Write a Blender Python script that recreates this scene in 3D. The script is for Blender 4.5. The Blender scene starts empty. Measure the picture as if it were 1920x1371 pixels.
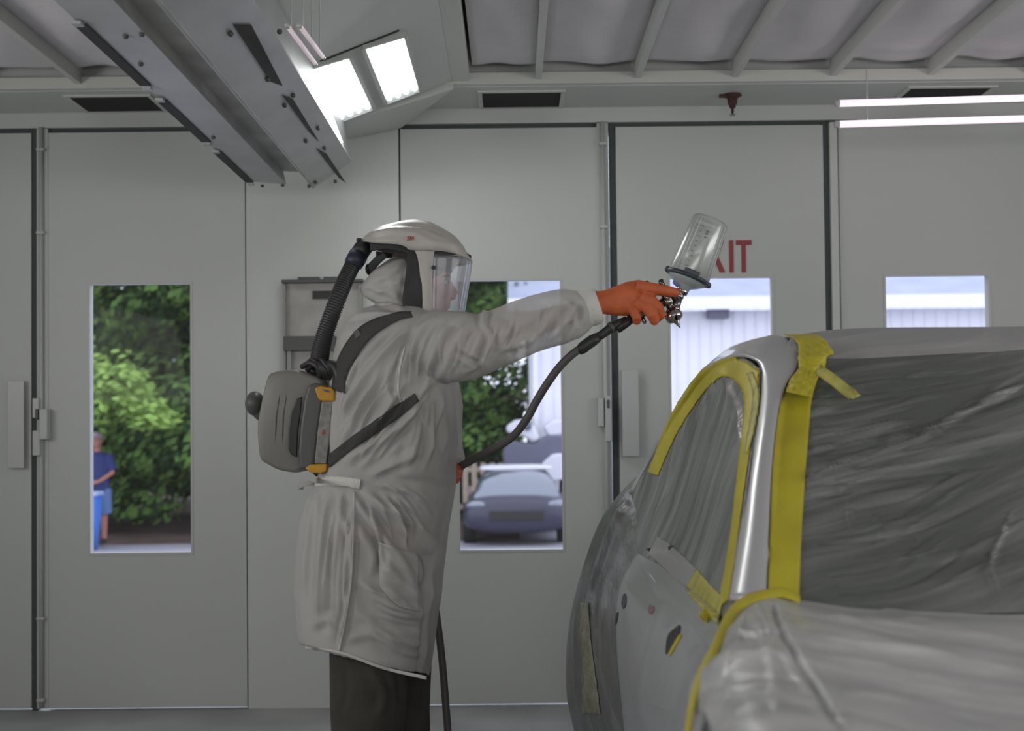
import bpy, bmesh, math, random
import numpy as np
from mathutils import Vector, Matrix, noise
from mathutils.bvhtree import BVHTree
R = math.radians
random.seed(7)
S = bpy.context.scene
COL = S.collection
# ------------------------------------------------------------------ camera
FPX, PX0, PY0 = 2400.0, 960.0, 737.2
TILT, ROLL = 1.5, -0.6
CAM = Vector((0, 0, 1.2))
ROT = Matrix.Rotation(R(90 + TILT), 3, 'X') @ Matrix.Rotation(R(ROLL), 3, 'Z')
cd = bpy.data.cameras.new('camera'); cam = bpy.data.objects.new('camera', cd); COL.objects.link(cam)
cam.matrix_world = Matrix.Translation(CAM) @ ROT.to_4x4()
cd.sensor_width = 36; cd.lens = FPX / 1920 * 36
cd.shift_y = (PY0 - 685.5) / 1920
cd.clip_start = 0.05; cd.clip_end = 300
cd.dof.use_dof = True; cd.dof.focus_distance = 4.0; cd.dof.aperture_fstop = 3.2
S.camera = cam
# ------------------------------------------------------------------ world, lights, exposure
W = bpy.data.worlds.new('overcast_sky'); S.world = W; W.use_nodes = True
bg = W.node_tree.nodes['Background']; bg.inputs[0].default_value = (0.80, 0.85, 1.0, 1); bg.inputs[1].default_value = 2.0
S.view_settings.view_transform = 'Standard'; S.view_settings.look = 'None'
S.view_settings.exposure = 0.0; S.view_settings.gamma = 1.0; S.view_settings.use_curve_mapping = False

def area(name, loc, target, sx, sy, power, col=(1, 0.985, 0.96)):
    l = bpy.data.lights.new(name, 'AREA'); l.shape = 'RECTANGLE'; l.size = sx; l.size_y = sy; l.energy = power; l.color = col
    o = bpy.data.objects.new(name, l); COL.objects.link(o); o.location = loc
    o.rotation_euler = (Vector(target) - Vector(loc)).to_track_quat('-Z', 'Y').to_euler()
    return o
area('left_fill_light', (-2.95, 2.4, 1.75), (0.0, 2.9, 2.45), 3.4, 0.7, 38)  # unseen area light added at the left wall, aimed up to brighten the ceiling
area('right_fill_light', (3.45, 2.4, 1.75), (0.3, 2.9, 2.4), 3.4, 0.7, 38)  # its unseen counterpart, added along the right wall
area('rear_fill_light', (0.2, -1.55, 1.8), (0.2, 3.5, 2.9), 4.0, 0.7, 34)  # unseen fill added behind the camera, tilted up towards walls and filters
area('light_bank_lamp', (-0.56, 4.7, 2.40), (-0.25, 4.4, 0.5), 0.35, 0.7, 5)

# ------------------------------------------------------------------ helpers
def ray(px, py):
    return (ROT @ Vector(((px - PX0) / FPX, (PY0 - py) / FPX, -1.0))).normalized()
def P(px, py, Y):
    d = ray(px, py); return CAM + d * (Y / d.y)
Rinv = ROT.transposed()
def proj(p):
    q = Rinv @ (Vector(p) - CAM)
    return (PX0 + FPX * q.x / -q.z, PY0 - FPX * q.y / -q.z)
def proj_np(A):
    q = (A - np.array(CAM)) @ np.array(ROT)
    return np.stack([PX0 + FPX * q[:, 0] / -q[:, 2], PY0 - FPX * q[:, 1] / -q[:, 2]], 1)

def mat(name, col, rough=0.6, metal=0.0, noise_amt=0.0, nscale=8.0, bump=0.0, bscale=40.0, coat=0.0, emit=None, estr=0.0,
        trans=0.0, stretch=None, spec=0.5, col2=None, alpha=1.0):
    m = bpy.data.materials.new(name); m.use_nodes = True
    nt = m.node_tree; b = nt.nodes['Principled BSDF']
    b.inputs['Base Color'].default_value = (*col, 1); b.inputs['Roughness'].default_value = rough
    b.inputs['Metallic'].default_value = metal; b.inputs['Coat Weight'].default_value = coat
    b.inputs['Specular IOR Level'].default_value = spec; b.inputs['Alpha'].default_value = alpha
    if trans: b.inputs['Transmission Weight'].default_value = trans
    if emit: b.inputs['Emission Color'].default_value = (*emit, 1); b.inputs['Emission Strength'].default_value = estr
    tc = nt.nodes.new('ShaderNodeTexCoord'); mp = nt.nodes.new('ShaderNodeMapping')
    nt.links.new(tc.outputs['Object'], mp.inputs[0])
    if stretch:
        mp.inputs['Scale'].default_value = stretch[0]; mp.inputs['Rotation'].default_value = stretch[1]
    if noise_amt or col2:
        n = nt.nodes.new('ShaderNodeTexNoise'); n.inputs['Scale'].default_value = nscale; n.inputs['Detail'].default_value = 6
        nt.links.new(mp.outputs[0], n.inputs['Vector'])
        r = nt.nodes.new('ShaderNodeValToRGB')
        c2 = col2 if col2 else tuple(max(0, c * (1 - noise_amt)) for c in col)
        r.color_ramp.elements[0].position = 0.35; r.color_ramp.elements[1].position = 0.7
        r.color_ramp.elements[0].color = (*c2, 1); r.color_ramp.elements[1].color = (*col, 1)
        nt.links.new(n.outputs['Fac'], r.inputs[0]); nt.links.new(r.outputs[0], b.inputs['Base Color'])
    if bump:
        n2 = nt.nodes.new('ShaderNodeTexNoise'); n2.inputs['Scale'].default_value = bscale; n2.inputs['Detail'].default_value = 5
        nt.links.new(mp.outputs[0], n2.inputs['Vector'])
        bp = nt.nodes.new('ShaderNodeBump'); bp.inputs['Strength'].default_value = bump; bp.inputs['Distance'].default_value = 0.01
        nt.links.new(n2.outputs['Fac'], bp.inputs['Height']); nt.links.new(bp.outputs[0], b.inputs['Normal'])
    return m
def glass_mat(name, tint=(1, 1, 1), gl=0.07, rough=0.02, haze=0.0, hazecol=(0.8, 0.8, 0.8), fr=1.0):
    m = bpy.data.materials.new(name); m.use_nodes = True; nt = m.node_tree; nt.nodes.clear()
    o = nt.nodes.new('ShaderNodeOutputMaterial'); t = nt.nodes.new('ShaderNodeBsdfTransparent'); g = nt.nodes.new('ShaderNodeBsdfGlossy')
    t.inputs[0].default_value = (*tint, 1); g.inputs['Roughness'].default_value = rough
    mx = nt.nodes.new('ShaderNodeMixShader'); lw = nt.nodes.new('ShaderNodeLayerWeight'); lw.inputs[0].default_value = 0.25
    ma = nt.nodes.new('ShaderNodeMath'); ma.operation = 'MULTIPLY_ADD'; ma.inputs[1].default_value = 0.6; ma.inputs[2].default_value = gl
    nt.links.new(lw.outputs['Facing'], ma.inputs[0])
    pw = nt.nodes.new('ShaderNodeMath'); pw.operation = 'MULTIPLY'; nt.links.new(lw.outputs['Fresnel'], pw.inputs[0]); pw.inputs[1].default_value = fr
    ad = nt.nodes.new('ShaderNodeMath'); ad.operation = 'ADD'; ad.use_clamp = True; ad.inputs[1].default_value = gl; nt.links.new(pw.outputs[0], ad.inputs[0])
    nt.links.new(ad.outputs[0], mx.inputs[0]); nt.links.new(t.outputs[0], mx.inputs[1]); nt.links.new(g.outputs[0], mx.inputs[2])
    last = mx
    if haze:
        df = nt.nodes.new('ShaderNodeBsdfDiffuse'); df.inputs[0].default_value = (*hazecol, 1)
        m2 = nt.nodes.new('ShaderNodeMixShader'); m2.inputs[0].default_value = haze
        nt.links.new(mx.outputs[0], m2.inputs[1]); nt.links.new(df.outputs[0], m2.inputs[2]); last = m2
    nt.links.new(last.outputs[0], o.inputs[0]); return m

def tag(o, label=None, cat=None, group=None, kind=None):
    if label: o['label'] = label
    if cat: o['category'] = cat
    if group: o['group'] = group
    if kind: o['kind'] = kind
    return o
def empty(name, loc, label=None, cat=None, group=None, kind=None):
    o = bpy.data.objects.new(name, None); COL.objects.link(o); o.location = loc; o.empty_display_size = 0.1
    return tag(o, label, cat, group, kind)
def wloc(o):
    v = Vector((0, 0, 0))
    while o: v += Vector(o.location); o = o.parent
    return v
def link(name, me, m, parent=None, smooth=True, bevel=0, subsurf=0, solid=0, soff=0):
    o = bpy.data.objects.new(name, me); COL.objects.link(o)
    if m: me.materials.append(m)
    if smooth:
        for p in me.polygons: p.use_smooth = True
    if parent:
        me.transform(Matrix.Translation(-wloc(parent))); o.parent = parent
    if solid:
        md = o.modifiers.new('thickness', 'SOLIDIFY'); md.thickness = solid; md.offset = soff
    if bevel:
        md = o.modifiers.new('bevel', 'BEVEL'); md.width = bevel; md.segments = 2; md.limit_method = 'ANGLE'
    if subsurf:
        md = o.modifiers.new('subsurf', 'SUBSURF'); md.levels = subsurf; md.render_levels = subsurf
    return o
class MB:
    def __init__(s): s.v = []; s.f = []
    def add(s, v, f):
        n = len(s.v); s.v += [tuple(x) for x in v]; s.f += [tuple(i + n for i in q) for q in f]; return s
    def box(s, x0, x1, y0, y1, z0, z1):
        v = [(x, y, z) for x in (x0, x1) for y in (y0, y1) for z in (z0, z1)]
        return s.add(v, [(0, 1, 3, 2), (4, 6, 7, 5), (0, 4, 5, 1), (2, 3, 7, 6), (0, 2, 6, 4), (1, 5, 7, 3)])
    def obox(s, c, ax, ay, az):
        c = Vector(c); ax = Vector(ax); ay = Vector(ay); az = Vector(az)
        v = [c + ax * i + ay * j + az * k for i in (-1, 1) for j in (-1, 1) for k in (-1, 1)]
        return s.add(v, [(0, 1, 3, 2), (4, 6, 7, 5), (0, 4, 5, 1), (2, 3, 7, 6), (0, 2, 6, 4), (1, 5, 7, 3)])
    def loft(s, rings, cap=True):
        n = len(rings[0]); v = [p for r in rings for p in r]; f = []
        for i in range(len(rings) - 1):
            for j in range(n):
                k = (j + 1) % n
                f.append((i * n + j, i * n + k, (i + 1) * n + k, (i + 1) * n + j))
        if cap:
            f.append(tuple(range(n))[::-1]); f.append(tuple((len(rings) - 1) * n + j for j in range(n)))
        return s.add(v, f)
    def tube(s, pts, rad, n=12, cap=True, flat=1.0, up=None):
        pts = [Vector(p) for p in pts]
        if not hasattr(rad, '__len__'): rad = [rad] * len(pts)
        rings = []; prev = None
        for i, p in enumerate(pts):
            t = (pts[min(i + 1, len(pts) - 1)] - pts[max(i - 1, 0)]).normalized()
            if prev is None:
                a = Vector(up) if up else (Vector((0, 1, 0)) if abs(t.y) < 0.9 else Vector((0, 0, 1)))
            else: a = prev
            a = (a - t * a.dot(t)).normalized(); b = t.cross(a); prev = a
            rings.append([p + a * math.cos(q) * rad[i] * flat + b * math.sin(q) * rad[i] for q in [2 * math.pi * k / n for k in range(n)]])
        return s.loft(rings, cap)
    def ell(s, c, r, nu=24, nv=14, rot=None):
        c = Vector(c); v = []; f = []
        for i in range(1, nv):
            for j in range(nu):
                th = math.pi * i / nv; ph = 2 * math.pi * j / nu
                d = Vector((r[0] * math.sin(th) * math.cos(ph), r[1] * math.sin(th) * math.sin(ph), r[2] * math.cos(th)))
                if rot: d = rot @ d
                v.append(c + d)
        for i in range(nv - 2):
            for j in range(nu):
                k = (j + 1) % nu; f.append((i * nu + j, (i + 1) * nu + j, (i + 1) * nu + k, i * nu + k))
        t = Vector((0, 0, r[2])); t = rot @ t if rot else t
        v += [c + t, c - t]; a, b = len(v) - 2, len(v) - 1; l = (nv - 2) * nu
        for j in range(nu):
            k = (j + 1) % nu; f.append((a, j, k)); f.append((b, l + k, l + j))
        return s.add(v, f)
    def prism(s, pts, y0, y1, inset=None):
        # pts: pixel outline read at depth y0, extruded straight back to y1
        a = [P(x, y, y0) for x, y in pts]; b = [Vector((p.x, y1, p.z)) for p in a]
        return s.loft([a, b])
    def lathe(s, c, ax, prof, n=28):
        ax = Vector(ax).normalized(); a = Vector((0, 1, 0)); a = (a - ax * a.dot(ax)).normalized() if abs(ax.y) < 0.95 else Vector((1, 0, 0)); b = ax.cross(a); c = Vector(c)
        return s.loft([[c + ax * h + (a * math.cos(q) + b * math.sin(q)) * max(r, 1e-4) for q in [2 * math.pi * k / n for k in range(n)]] for h, r in prof])
    def mesh(s, name):
        me = bpy.data.meshes.new(name); me.from_pydata(s.v, [], s.f); me.validate(); 
        bm = bmesh.new(); bm.from_mesh(me); bmesh.ops.recalc_face_normals(bm, faces=bm.faces); bm.to_mesh(me); bm.free()
        return me
    def build(s, name, m, parent=None, **k): return link(name, s.mesh(name), m, parent, **k)

def crom(pts, n):
    # Catmull-Rom through a list of tuples, n samples
    A = np.array([tuple(p) for p in pts], float); A = np.vstack([2 * A[0] - A[1], A, 2 * A[-1] - A[-2]])
    out = []
    m = len(A) - 3
    for k in range(n):
        t = k / (n - 1) * m; i = min(int(t), m - 1); t -= i
        p0, p1, p2, p3 = A[i:i + 4]
        out.append(0.5 * (2 * p1 + (p2 - p0) * t + (2 * p0 - 5 * p1 + 4 * p2 - p3) * t * t + (3 * p1 - p0 - 3 * p2 + p3) * t ** 3))
    return np.array(out)
def pathP(pts, n):
    return [P(*p) for p in crom(pts, n)]
def gridmesh(name, G):
    nu, nv = len(G), len(G[0])
    v = [tuple(p) for r in G for p in r]; f = [(i * nv + j, i * nv + j + 1, (i + 1) * nv + j + 1, (i + 1) * nv + j) for i in range(nu - 1) for j in range(nv - 1)]
    me = bpy.data.meshes.new(name); me.from_pydata(v, [], f); return me
def surf(rows, nu, nv):
    # rows of world points -> smooth grid
    cols = [crom(r, nv) for r in rows]
    C = np.array(cols)
    out = np.zeros((nu, nv, 3))
    for j in range(nv): out[:, j, :] = crom(C[:, j, :], nu)
    return out
def flip_to(me, towards):
    # make sheet normals face a point
    c = Vector((0, 0, 0)); n = Vector((0, 0, 0))
    for p in me.polygons: c += p.center * p.area; n += p.normal * p.area
    c /= sum(p.area for p in me.polygons)
    if n.dot(Vector(towards) - c) < 0: me.flip_normals()
    return me
def fuse(mbs, voxel, smooth=4, name='fused'):
    mb = MB()
    for m in mbs: mb.add(m.v, m.f)
    me = mb.mesh(name); o = bpy.data.objects.new('tmp', me); COL.objects.link(o)
    md = o.modifiers.new('r', 'REMESH'); md.mode = 'VOXEL'; md.voxel_size = voxel; md.use_smooth_shade = True
    if smooth:
        sm = o.modifiers.new('s', 'SMOOTH'); sm.iterations = smooth; sm.factor = 0.5
    dg = bpy.context.evaluated_depsgraph_get(); dg.update()
    res = bpy.data.meshes.new_from_object(o.evaluated_get(dg)); res.name = name
    bpy.data.objects.remove(o); bpy.data.meshes.remove(me); return res
def getv(me):
    a = np.zeros(len(me.vertices) * 3); me.vertices.foreach_get('co', a); return a.reshape(-1, 3)
def setv(me, a): me.vertices.foreach_set('co', a.ravel()); me.update()
def getn(me):
    a = np.zeros(len(me.vertices) * 3); me.vertices.foreach_get('normal', a); return a.reshape(-1, 3)
def pdist(Q, poly):
    best = np.full(len(Q), 1e9); sgn = np.zeros(len(Q)); tt = np.zeros(len(Q)); L = len(poly) - 1
    for i in range(L):
        a = np.array(poly[i], float); b = np.array(poly[i + 1], float); d = b - a
        t = np.clip(((Q - a) @ d) / (d @ d), 0, 1); r = Q - a - t[:, None] * d; ds = np.hypot(r[:, 0], r[:, 1])
        m = ds < best; best[m] = ds[m]; sgn[m] = np.sign(d[0] * r[m, 1] - d[1] * r[m, 0]); tt[m] = (i + t[m]) / L
    return best, sgn, tt
def sculpt(me, strokes, side=-1):
    # folds: each stroke is a line of the cloth, raised or sunk along the surface normal
    A = getv(me); N = getn(me); Q = proj_np(A); D = np.zeros(len(A))
    face = np.clip(-N[:, 1] * 1.5 + 0.2, 0, 1) if side else np.ones(len(A))
    for poly, w, amp in strokes:
        poly = crom(poly, max(8, 6 * len(poly))).tolist() if len(poly) > 2 else poly
        d, s, t = pdist(Q, poly)
        taper = np.clip(np.minimum(t, 1 - t) * 5, 0, 1)
        D += amp * (np.exp(-(d / w) ** 2) - 0.45 * np.exp(-((d - 2.0 * w) / w) ** 2)) * taper
    A += N * (D * face)[:, None]; setv(me, A)
def bvh_of(objs):
    vs = []; fs = []; dg = bpy.context.evaluated_depsgraph_get(); dg.update()
    for o in objs:
        e = o.evaluated_get(dg); me = e.to_mesh(); off = wloc(o); n = len(vs)
        vs += [Vector(v.co) + off for v in me.vertices]; fs += [tuple(i + n for i in p.vertices) for p in me.polygons]; e.to_mesh_clear()
    return BVHTree.FromPolygons(vs, fs)
def drape(bvh, left, right, n, m, off, fallback=3.0, bulge=0.0):
    # a strip between two pixel lines laid on a built surface
    Lp = crom(left, n); Rp = crom(right, n); G = []; lastd = fallback
    for i in range(n):
        row = []
        for j in range(m):
            q = Lp[i] + (Rp[i] - Lp[i]) * j / (m - 1); d = ray(q[0], q[1])
            h = bvh.ray_cast(CAM, d)
            if h[0] is not None and h[3] < 8: lastd = h[3]
            e = min(j, m - 1 - j) / max(1, (m - 1) / 2)
            row.append(CAM + d * (lastd - off - bulge * math.sin(e * math.pi / 2)))
        G.append(row)
    # soften jumps
    G = np.array([[tuple(p) for p in r] for r in G])
    for _ in range(2):
        G[1:-1] = 0.25 * G[:-2] + 0.5 * G[1:-1] + 0.25 * G[2:]
    return G
def superring(c, ax, bx, n=40, p=2.3):
    out = []
    for k in range(n):
        q = 2 * math.pi * k / n; cq, sq = math.cos(q), math.sin(q)
        out.append(Vector(c) + Vector(ax) * (abs(cq) ** (2 / p) * (1 if cq > 0 else -1)) + Vector(bx) * (abs(sq) ** (2 / p) * (1 if sq > 0 else -1)))
    return out

# ------------------------------------------------------------------ materials
M = {}
M['wall'] = mat('wall_paint', (0.60, 0.62, 0.60), 0.42, noise_amt=0.05, nscale=1.2, bump=0.03, bscale=15)
M['wall_lo'] = mat('panel_paint', (0.56, 0.58, 0.56), 0.45, noise_amt=0.06, nscale=0.9)
M['gap'] = mat('door_seal_rubber', (0.080, 0.092, 0.095), 0.85)
M['trim'] = mat('door_trim_paint', (0.52, 0.535, 0.53), 0.35)
M['floor'] = mat('booth_floor', (0.42, 0.42, 0.42), 0.6, noise_amt=0.25, nscale=3)
M['filter'] = mat('filter_fabric', (0.80, 0.77, 0.79), 0.95, noise_amt=0.10, nscale=2.5, bump=0.25, bscale=25)
M['rib'] = mat('ceiling_rib_paint', (0.62, 0.63, 0.60), 0.5)
M['beige'] = mat('filter_end_beige', (0.20, 0.20, 0.165), 0.9, noise_amt=0.4, nscale=10)  # dark mottled greenish beige for the deck above the filters
M['duct'] = mat('galvanised_plate', (0.50, 0.51, 0.52), 0.42, metal=0.25, noise_amt=0.15, nscale=5)
M['ductdark'] = mat('trough_inside', (0.62, 0.62, 0.61), 0.6, noise_amt=0.3, nscale=6)
M['slot'] = mat('dark_slot', (0.05, 0.05, 0.05), 0.7, noise_amt=0.3, nscale=20)
M['vent'] = mat('vent_mesh', (0.03, 0.03, 0.03), 0.9, bump=0.4, bscale=200)
M['lamp'] = mat('lamp_tube', (1, 1, 1), 0.5, emit=(0.95, 1.0, 0.98), estr=3.5)
M['lampback'] = mat('lamp_reflector', (0.9, 0.95, 0.95), 0.3, emit=(0.85, 0.95, 0.95), estr=0.35)
M['pink'] = mat('pink_reflection', (1, 0.9, 0.95), 0.5, emit=(0.80, 0.70, 0.78), estr=0.95)  # glow stands in for a fluorescent tube reflected in glass
M['pinkdim'] = mat('dim_pink_reflection', (0.8, 0.7, 0.75), 0.5, emit=(0.55, 0.45, 0.52), estr=0.45)  # weaker glow, likewise standing in for a reflected tube
M['glass'] = glass_mat('window_glass', gl=0.002, haze=0.02, fr=0.04)
M['visor'] = glass_mat('visor_plastic', (0.96, 0.97, 1.0), gl=0.015, rough=0.12, haze=0.16, hazecol=(0.95, 0.95, 1.0), fr=0.35)
M['cup'] = glass_mat('cup_plastic', (0.90, 0.93, 0.92), gl=0.14, rough=0.18, haze=0.27, hazecol=(0.95, 0.97, 0.95))
M['coat'] = mat('coverall_fabric', (0.60, 0.585, 0.57), 0.8, noise_amt=0.06, nscale=6, bump=0.12, bscale=60)
def see_through(m, amt):
    nt = m.node_tree; out = [n for n in nt.nodes if n.type == 'OUTPUT_MATERIAL'][0]; b = nt.nodes['Principled BSDF']
    t = nt.nodes.new('ShaderNodeBsdfTransparent'); x = nt.nodes.new('ShaderNodeMixShader'); x.inputs[0].default_value = amt
    nt.links.new(b.outputs[0], x.inputs[1]); nt.links.new(t.outputs[0], x.inputs[2]); nt.links.new(x.outputs[0], out.inputs[0]); return m
see_through(M['coat'], 0.24)
M['undershirt'] = mat('grey_blue_undershirt', (0.10, 0.11, 0.14), 0.9)
M['cuff'] = mat('elastic_fabric', (0.70, 0.69, 0.66), 0.85, bump=0.4, bscale=120)
M['seam'] = mat('seam_thread', (0.62, 0.61, 0.59), 0.8)
M['trousers'] = mat('dark_trousers', (0.075, 0.068, 0.058), 0.9, noise_amt=0.3, nscale=9, bump=0.2, bscale=30)
M['shoe'] = mat('shoe_leather', (0.03, 0.028, 0.025), 0.5)
M['glove'] = mat('orange_glove', (0.68, 0.150, 0.052), 0.55, noise_amt=0.18, nscale=25, bump=0.3, bscale=90)
M['skin'] = mat('skin', (0.46, 0.20, 0.16), 0.55, noise_amt=0.12, nscale=20)
M['hair'] = mat('hair', (0.09, 0.07, 0.06), 0.8)
M['eye'] = mat('eye', (0.5, 0.5, 0.5), 0.2)
M['helmet'] = mat('helmet_plastic', (0.50, 0.475, 0.445), 0.38, noise_amt=0.07, nscale=9)
M['liner'] = mat('black_liner', (0.045, 0.045, 0.050), 0.75, noise_amt=0.3, nscale=14)
M['hosed'] = mat('breathing_hose_rubber', (0.035, 0.034, 0.036), 0.45)
M['blueband'] = mat('dark_blue_collar', (0.030, 0.030, 0.06), 0.45)
M['red'] = mat('red_print', (0.45, 0.06, 0.05), 0.6)
M['exitred'] = mat('exit_red', (0.32, 0.055, 0.06), 0.6)
M['pack'] = mat('pack_plastic', (0.22, 0.215, 0.20), 0.45, noise_amt=0.10, nscale=8)
M['packdark'] = mat('pack_dark_plastic', (0.09, 0.092, 0.092), 0.45)
M['black'] = mat('black_plastic', (0.02, 0.02, 0.02), 0.4)
M['yellowclip'] = mat('yellow_clip', (0.62, 0.32, 0.025), 0.5, noise_amt=0.15, nscale=30)
M['label'] = mat('filter_label', (0.30, 0.295, 0.28), 0.6, noise_amt=0.35, nscale=60)
M['strap'] = mat('strap_webbing', (0.060, 0.060, 0.058), 0.85, bump=0.4, bscale=150)
M['airhose'] = mat('air_hose_rubber', (0.10, 0.092, 0.09), 0.5)
M['chrome'] = mat('chrome', (0.42, 0.40, 0.39), 0.16, metal=1.0)
M['gunmetal'] = mat('gun_body_metal', (0.22, 0.21, 0.20), 0.22, metal=1.0, noise_amt=0.3, nscale=50)
M['collar'] = mat('cup_collar', (0.045, 0.055, 0.07), 0.4)
M['lid'] = mat('cup_lid', (0.42, 0.50, 0.52), 0.35)
M['bluepart'] = mat('blue_adapter', (0.20, 0.30, 0.55), 0.35)
M['paint'] = mat('silver_car_paint', (0.56, 0.56, 0.575), 0.30, metal=0.25, coat=0.35, spec=0.6)
M['panel'] = mat('primed_panel', (0.45, 0.46, 0.48), 0.32, metal=0.2, coat=0.2, noise_amt=0.08, nscale=3)
M['tape'] = mat('yellow_masking_tape', (0.60, 0.52, 0.035), 0.45, noise_amt=0.18, nscale=7, bump=0.25, bscale=25)
M['tapelight'] = mat('thin_yellow_tape', (0.62, 0.57, 0.14), 0.4, noise_amt=0.35, nscale=18, bump=0.6, bscale=40)
def film(name, c1, c2, scale, rot, rough=0.3, bump=0.8, dens=(0.5, 0.72), nsc=1.0):
    # crinkled masking film: long stretched folds
    m = bpy.data.materials.new(name); m.use_nodes = True; nt = m.node_tree; b = nt.nodes['Principled BSDF']
    b.inputs['Roughness'].default_value = rough; b.inputs['Specular IOR Level'].default_value = 0.6
    tc = nt.nodes.new('ShaderNodeTexCoord'); mr = nt.nodes.new('ShaderNodeMapping'); mr.inputs['Rotation'].default_value = rot
    mp = nt.nodes.new('ShaderNodeMapping'); mp.inputs['Scale'].default_value = scale
    dn = nt.nodes.new('ShaderNodeTexNoise'); dn.inputs['Scale'].default_value = 1.6
    vm = nt.nodes.new('ShaderNodeVectorMath'); vm.operation = 'MULTIPLY_ADD'; vm.inputs[1].default_value = (0.14, 0.14, 0.14)
    nt.links.new(tc.outputs['Object'], mr.inputs[0]); nt.links.new(mr.outputs[0], dn.inputs['Vector'])
    nt.links.new(dn.outputs['Color'], vm.inputs[0]); nt.links.new(mr.outputs[0], vm.inputs[2])
    nt.links.new(vm.outputs[0], mp.inputs[0])
    n = nt.nodes.new('ShaderNodeTexNoise'); n.inputs['Scale'].default_value = nsc; n.inputs['Detail'].default_value = 5; n.inputs['Roughness'].default_value = 0.6
    nt.links.new(mp.outputs[0], n.inputs['Vector'])
    r = nt.nodes.new('ShaderNodeValToRGB'); r.color_ramp.elements[0].position = dens[0]; r.color_ramp.elements[1].position = dens[1]
    r.color_ramp.elements[0].color = (*c1, 1); r.color_ramp.elements[1].color = (*c2, 1)
    nt.links.new(n.outputs['Fac'], r.inputs[0]); nt.links.new(r.outputs[0], b.inputs['Base Color'])
    bp = nt.nodes.new('ShaderNodeBump'); bp.inputs['Strength'].default_value = bump; bp.inputs['Distance'].default_value = 0.01
    nt.links.new(n.outputs['Fac'], bp.inputs['Height']); nt.links.new(bp.outputs[0], b.inputs['Normal'])
    return m
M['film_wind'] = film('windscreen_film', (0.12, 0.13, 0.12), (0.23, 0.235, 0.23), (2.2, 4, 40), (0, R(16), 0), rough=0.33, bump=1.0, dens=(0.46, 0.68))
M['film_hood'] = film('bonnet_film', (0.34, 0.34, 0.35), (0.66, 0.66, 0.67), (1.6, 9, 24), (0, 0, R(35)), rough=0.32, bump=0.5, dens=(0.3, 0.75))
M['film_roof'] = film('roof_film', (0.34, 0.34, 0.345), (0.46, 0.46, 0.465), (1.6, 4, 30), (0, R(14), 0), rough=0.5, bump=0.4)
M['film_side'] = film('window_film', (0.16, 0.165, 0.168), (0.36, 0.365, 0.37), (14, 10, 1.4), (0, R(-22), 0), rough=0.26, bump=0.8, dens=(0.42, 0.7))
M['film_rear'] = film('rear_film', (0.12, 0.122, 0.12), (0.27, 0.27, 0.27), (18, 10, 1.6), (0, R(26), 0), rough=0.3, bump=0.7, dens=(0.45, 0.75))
M['creasew'] = mat('film_crease', (0.30, 0.30, 0.30), 0.25)
M['asphalt'] = mat('asphalt', (0.42, 0.41, 0.47), 0.9, noise_amt=0.25, nscale=0.6)
M['dirt'] = mat('leaf_litter', (0.16, 0.10, 0.085), 0.95, noise_amt=0.5, nscale=1.5)
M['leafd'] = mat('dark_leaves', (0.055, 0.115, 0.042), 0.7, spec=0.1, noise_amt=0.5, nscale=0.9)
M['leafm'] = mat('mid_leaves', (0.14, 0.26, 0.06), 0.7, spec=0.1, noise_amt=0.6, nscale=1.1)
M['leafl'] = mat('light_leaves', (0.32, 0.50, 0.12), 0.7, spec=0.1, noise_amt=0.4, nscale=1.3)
M['bark'] = mat('bark', (0.07, 0.05, 0.04), 0.9, bump=0.5)
M['siding'] = mat('white_siding', (0.84, 0.84, 0.90), 0.7)
M['roofm'] = mat('metal_roof', (0.36, 0.40, 0.54), 0.5, noise_amt=0.15, nscale=2)
M['gutter'] = mat('gutter', (0.9, 0.9, 0.95), 0.5)
M['fence'] = mat('fence_wood', (0.52, 0.43, 0.34), 0.85, noise_amt=0.2, nscale=6)
M['darkcar'] = mat('dark_blue_car_paint', (0.035, 0.035, 0.065), 0.4, coat=0.25, noise_amt=0.1)
M['carglass'] = mat('car_window_glass', (0.22, 0.24, 0.28), 0.15, metal=0.7)
M['tyre'] = mat('tyre', (0.02, 0.02, 0.02), 0.8)
M['whitecar'] = mat('white_vehicle_paint', (0.72, 0.72, 0.80), 0.35)
M['greycar'] = mat('grey_vehicle_parts', (0.13, 0.13, 0.19), 0.45)
M['bluebin'] = mat('blue_bin', (0.08, 0.24, 0.78), 0.5)
M['navy'] = mat('navy_shirt', (0.030, 0.042, 0.16), 0.9)
M['jeans'] = mat('blue_jeans_shorts', (0.12, 0.20, 0.40), 0.9)
M['cap'] = mat('pale_cap', (0.48, 0.42, 0.42), 0.8)

# ------------------------------------------------------------------ room shell
YW = 5.54
def wx(px, py=700, Y=YW): return P(px, py, Y).x
def wz(py, px=960, Y=YW): return P(px, py, Y).z
XL, XR, YB, ZC = -3.1, 3.6, -1.7, 2.66
def struct(o): o['kind'] = 'structure'; return o
struct(MB().box(XL, XR, YB, YW + 0.12, -0.12, 0).build('floor', M['floor'], smooth=False))
ZD = wz(238)                         # top of the doors
zs = wz(205)                         # soffit height
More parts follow.
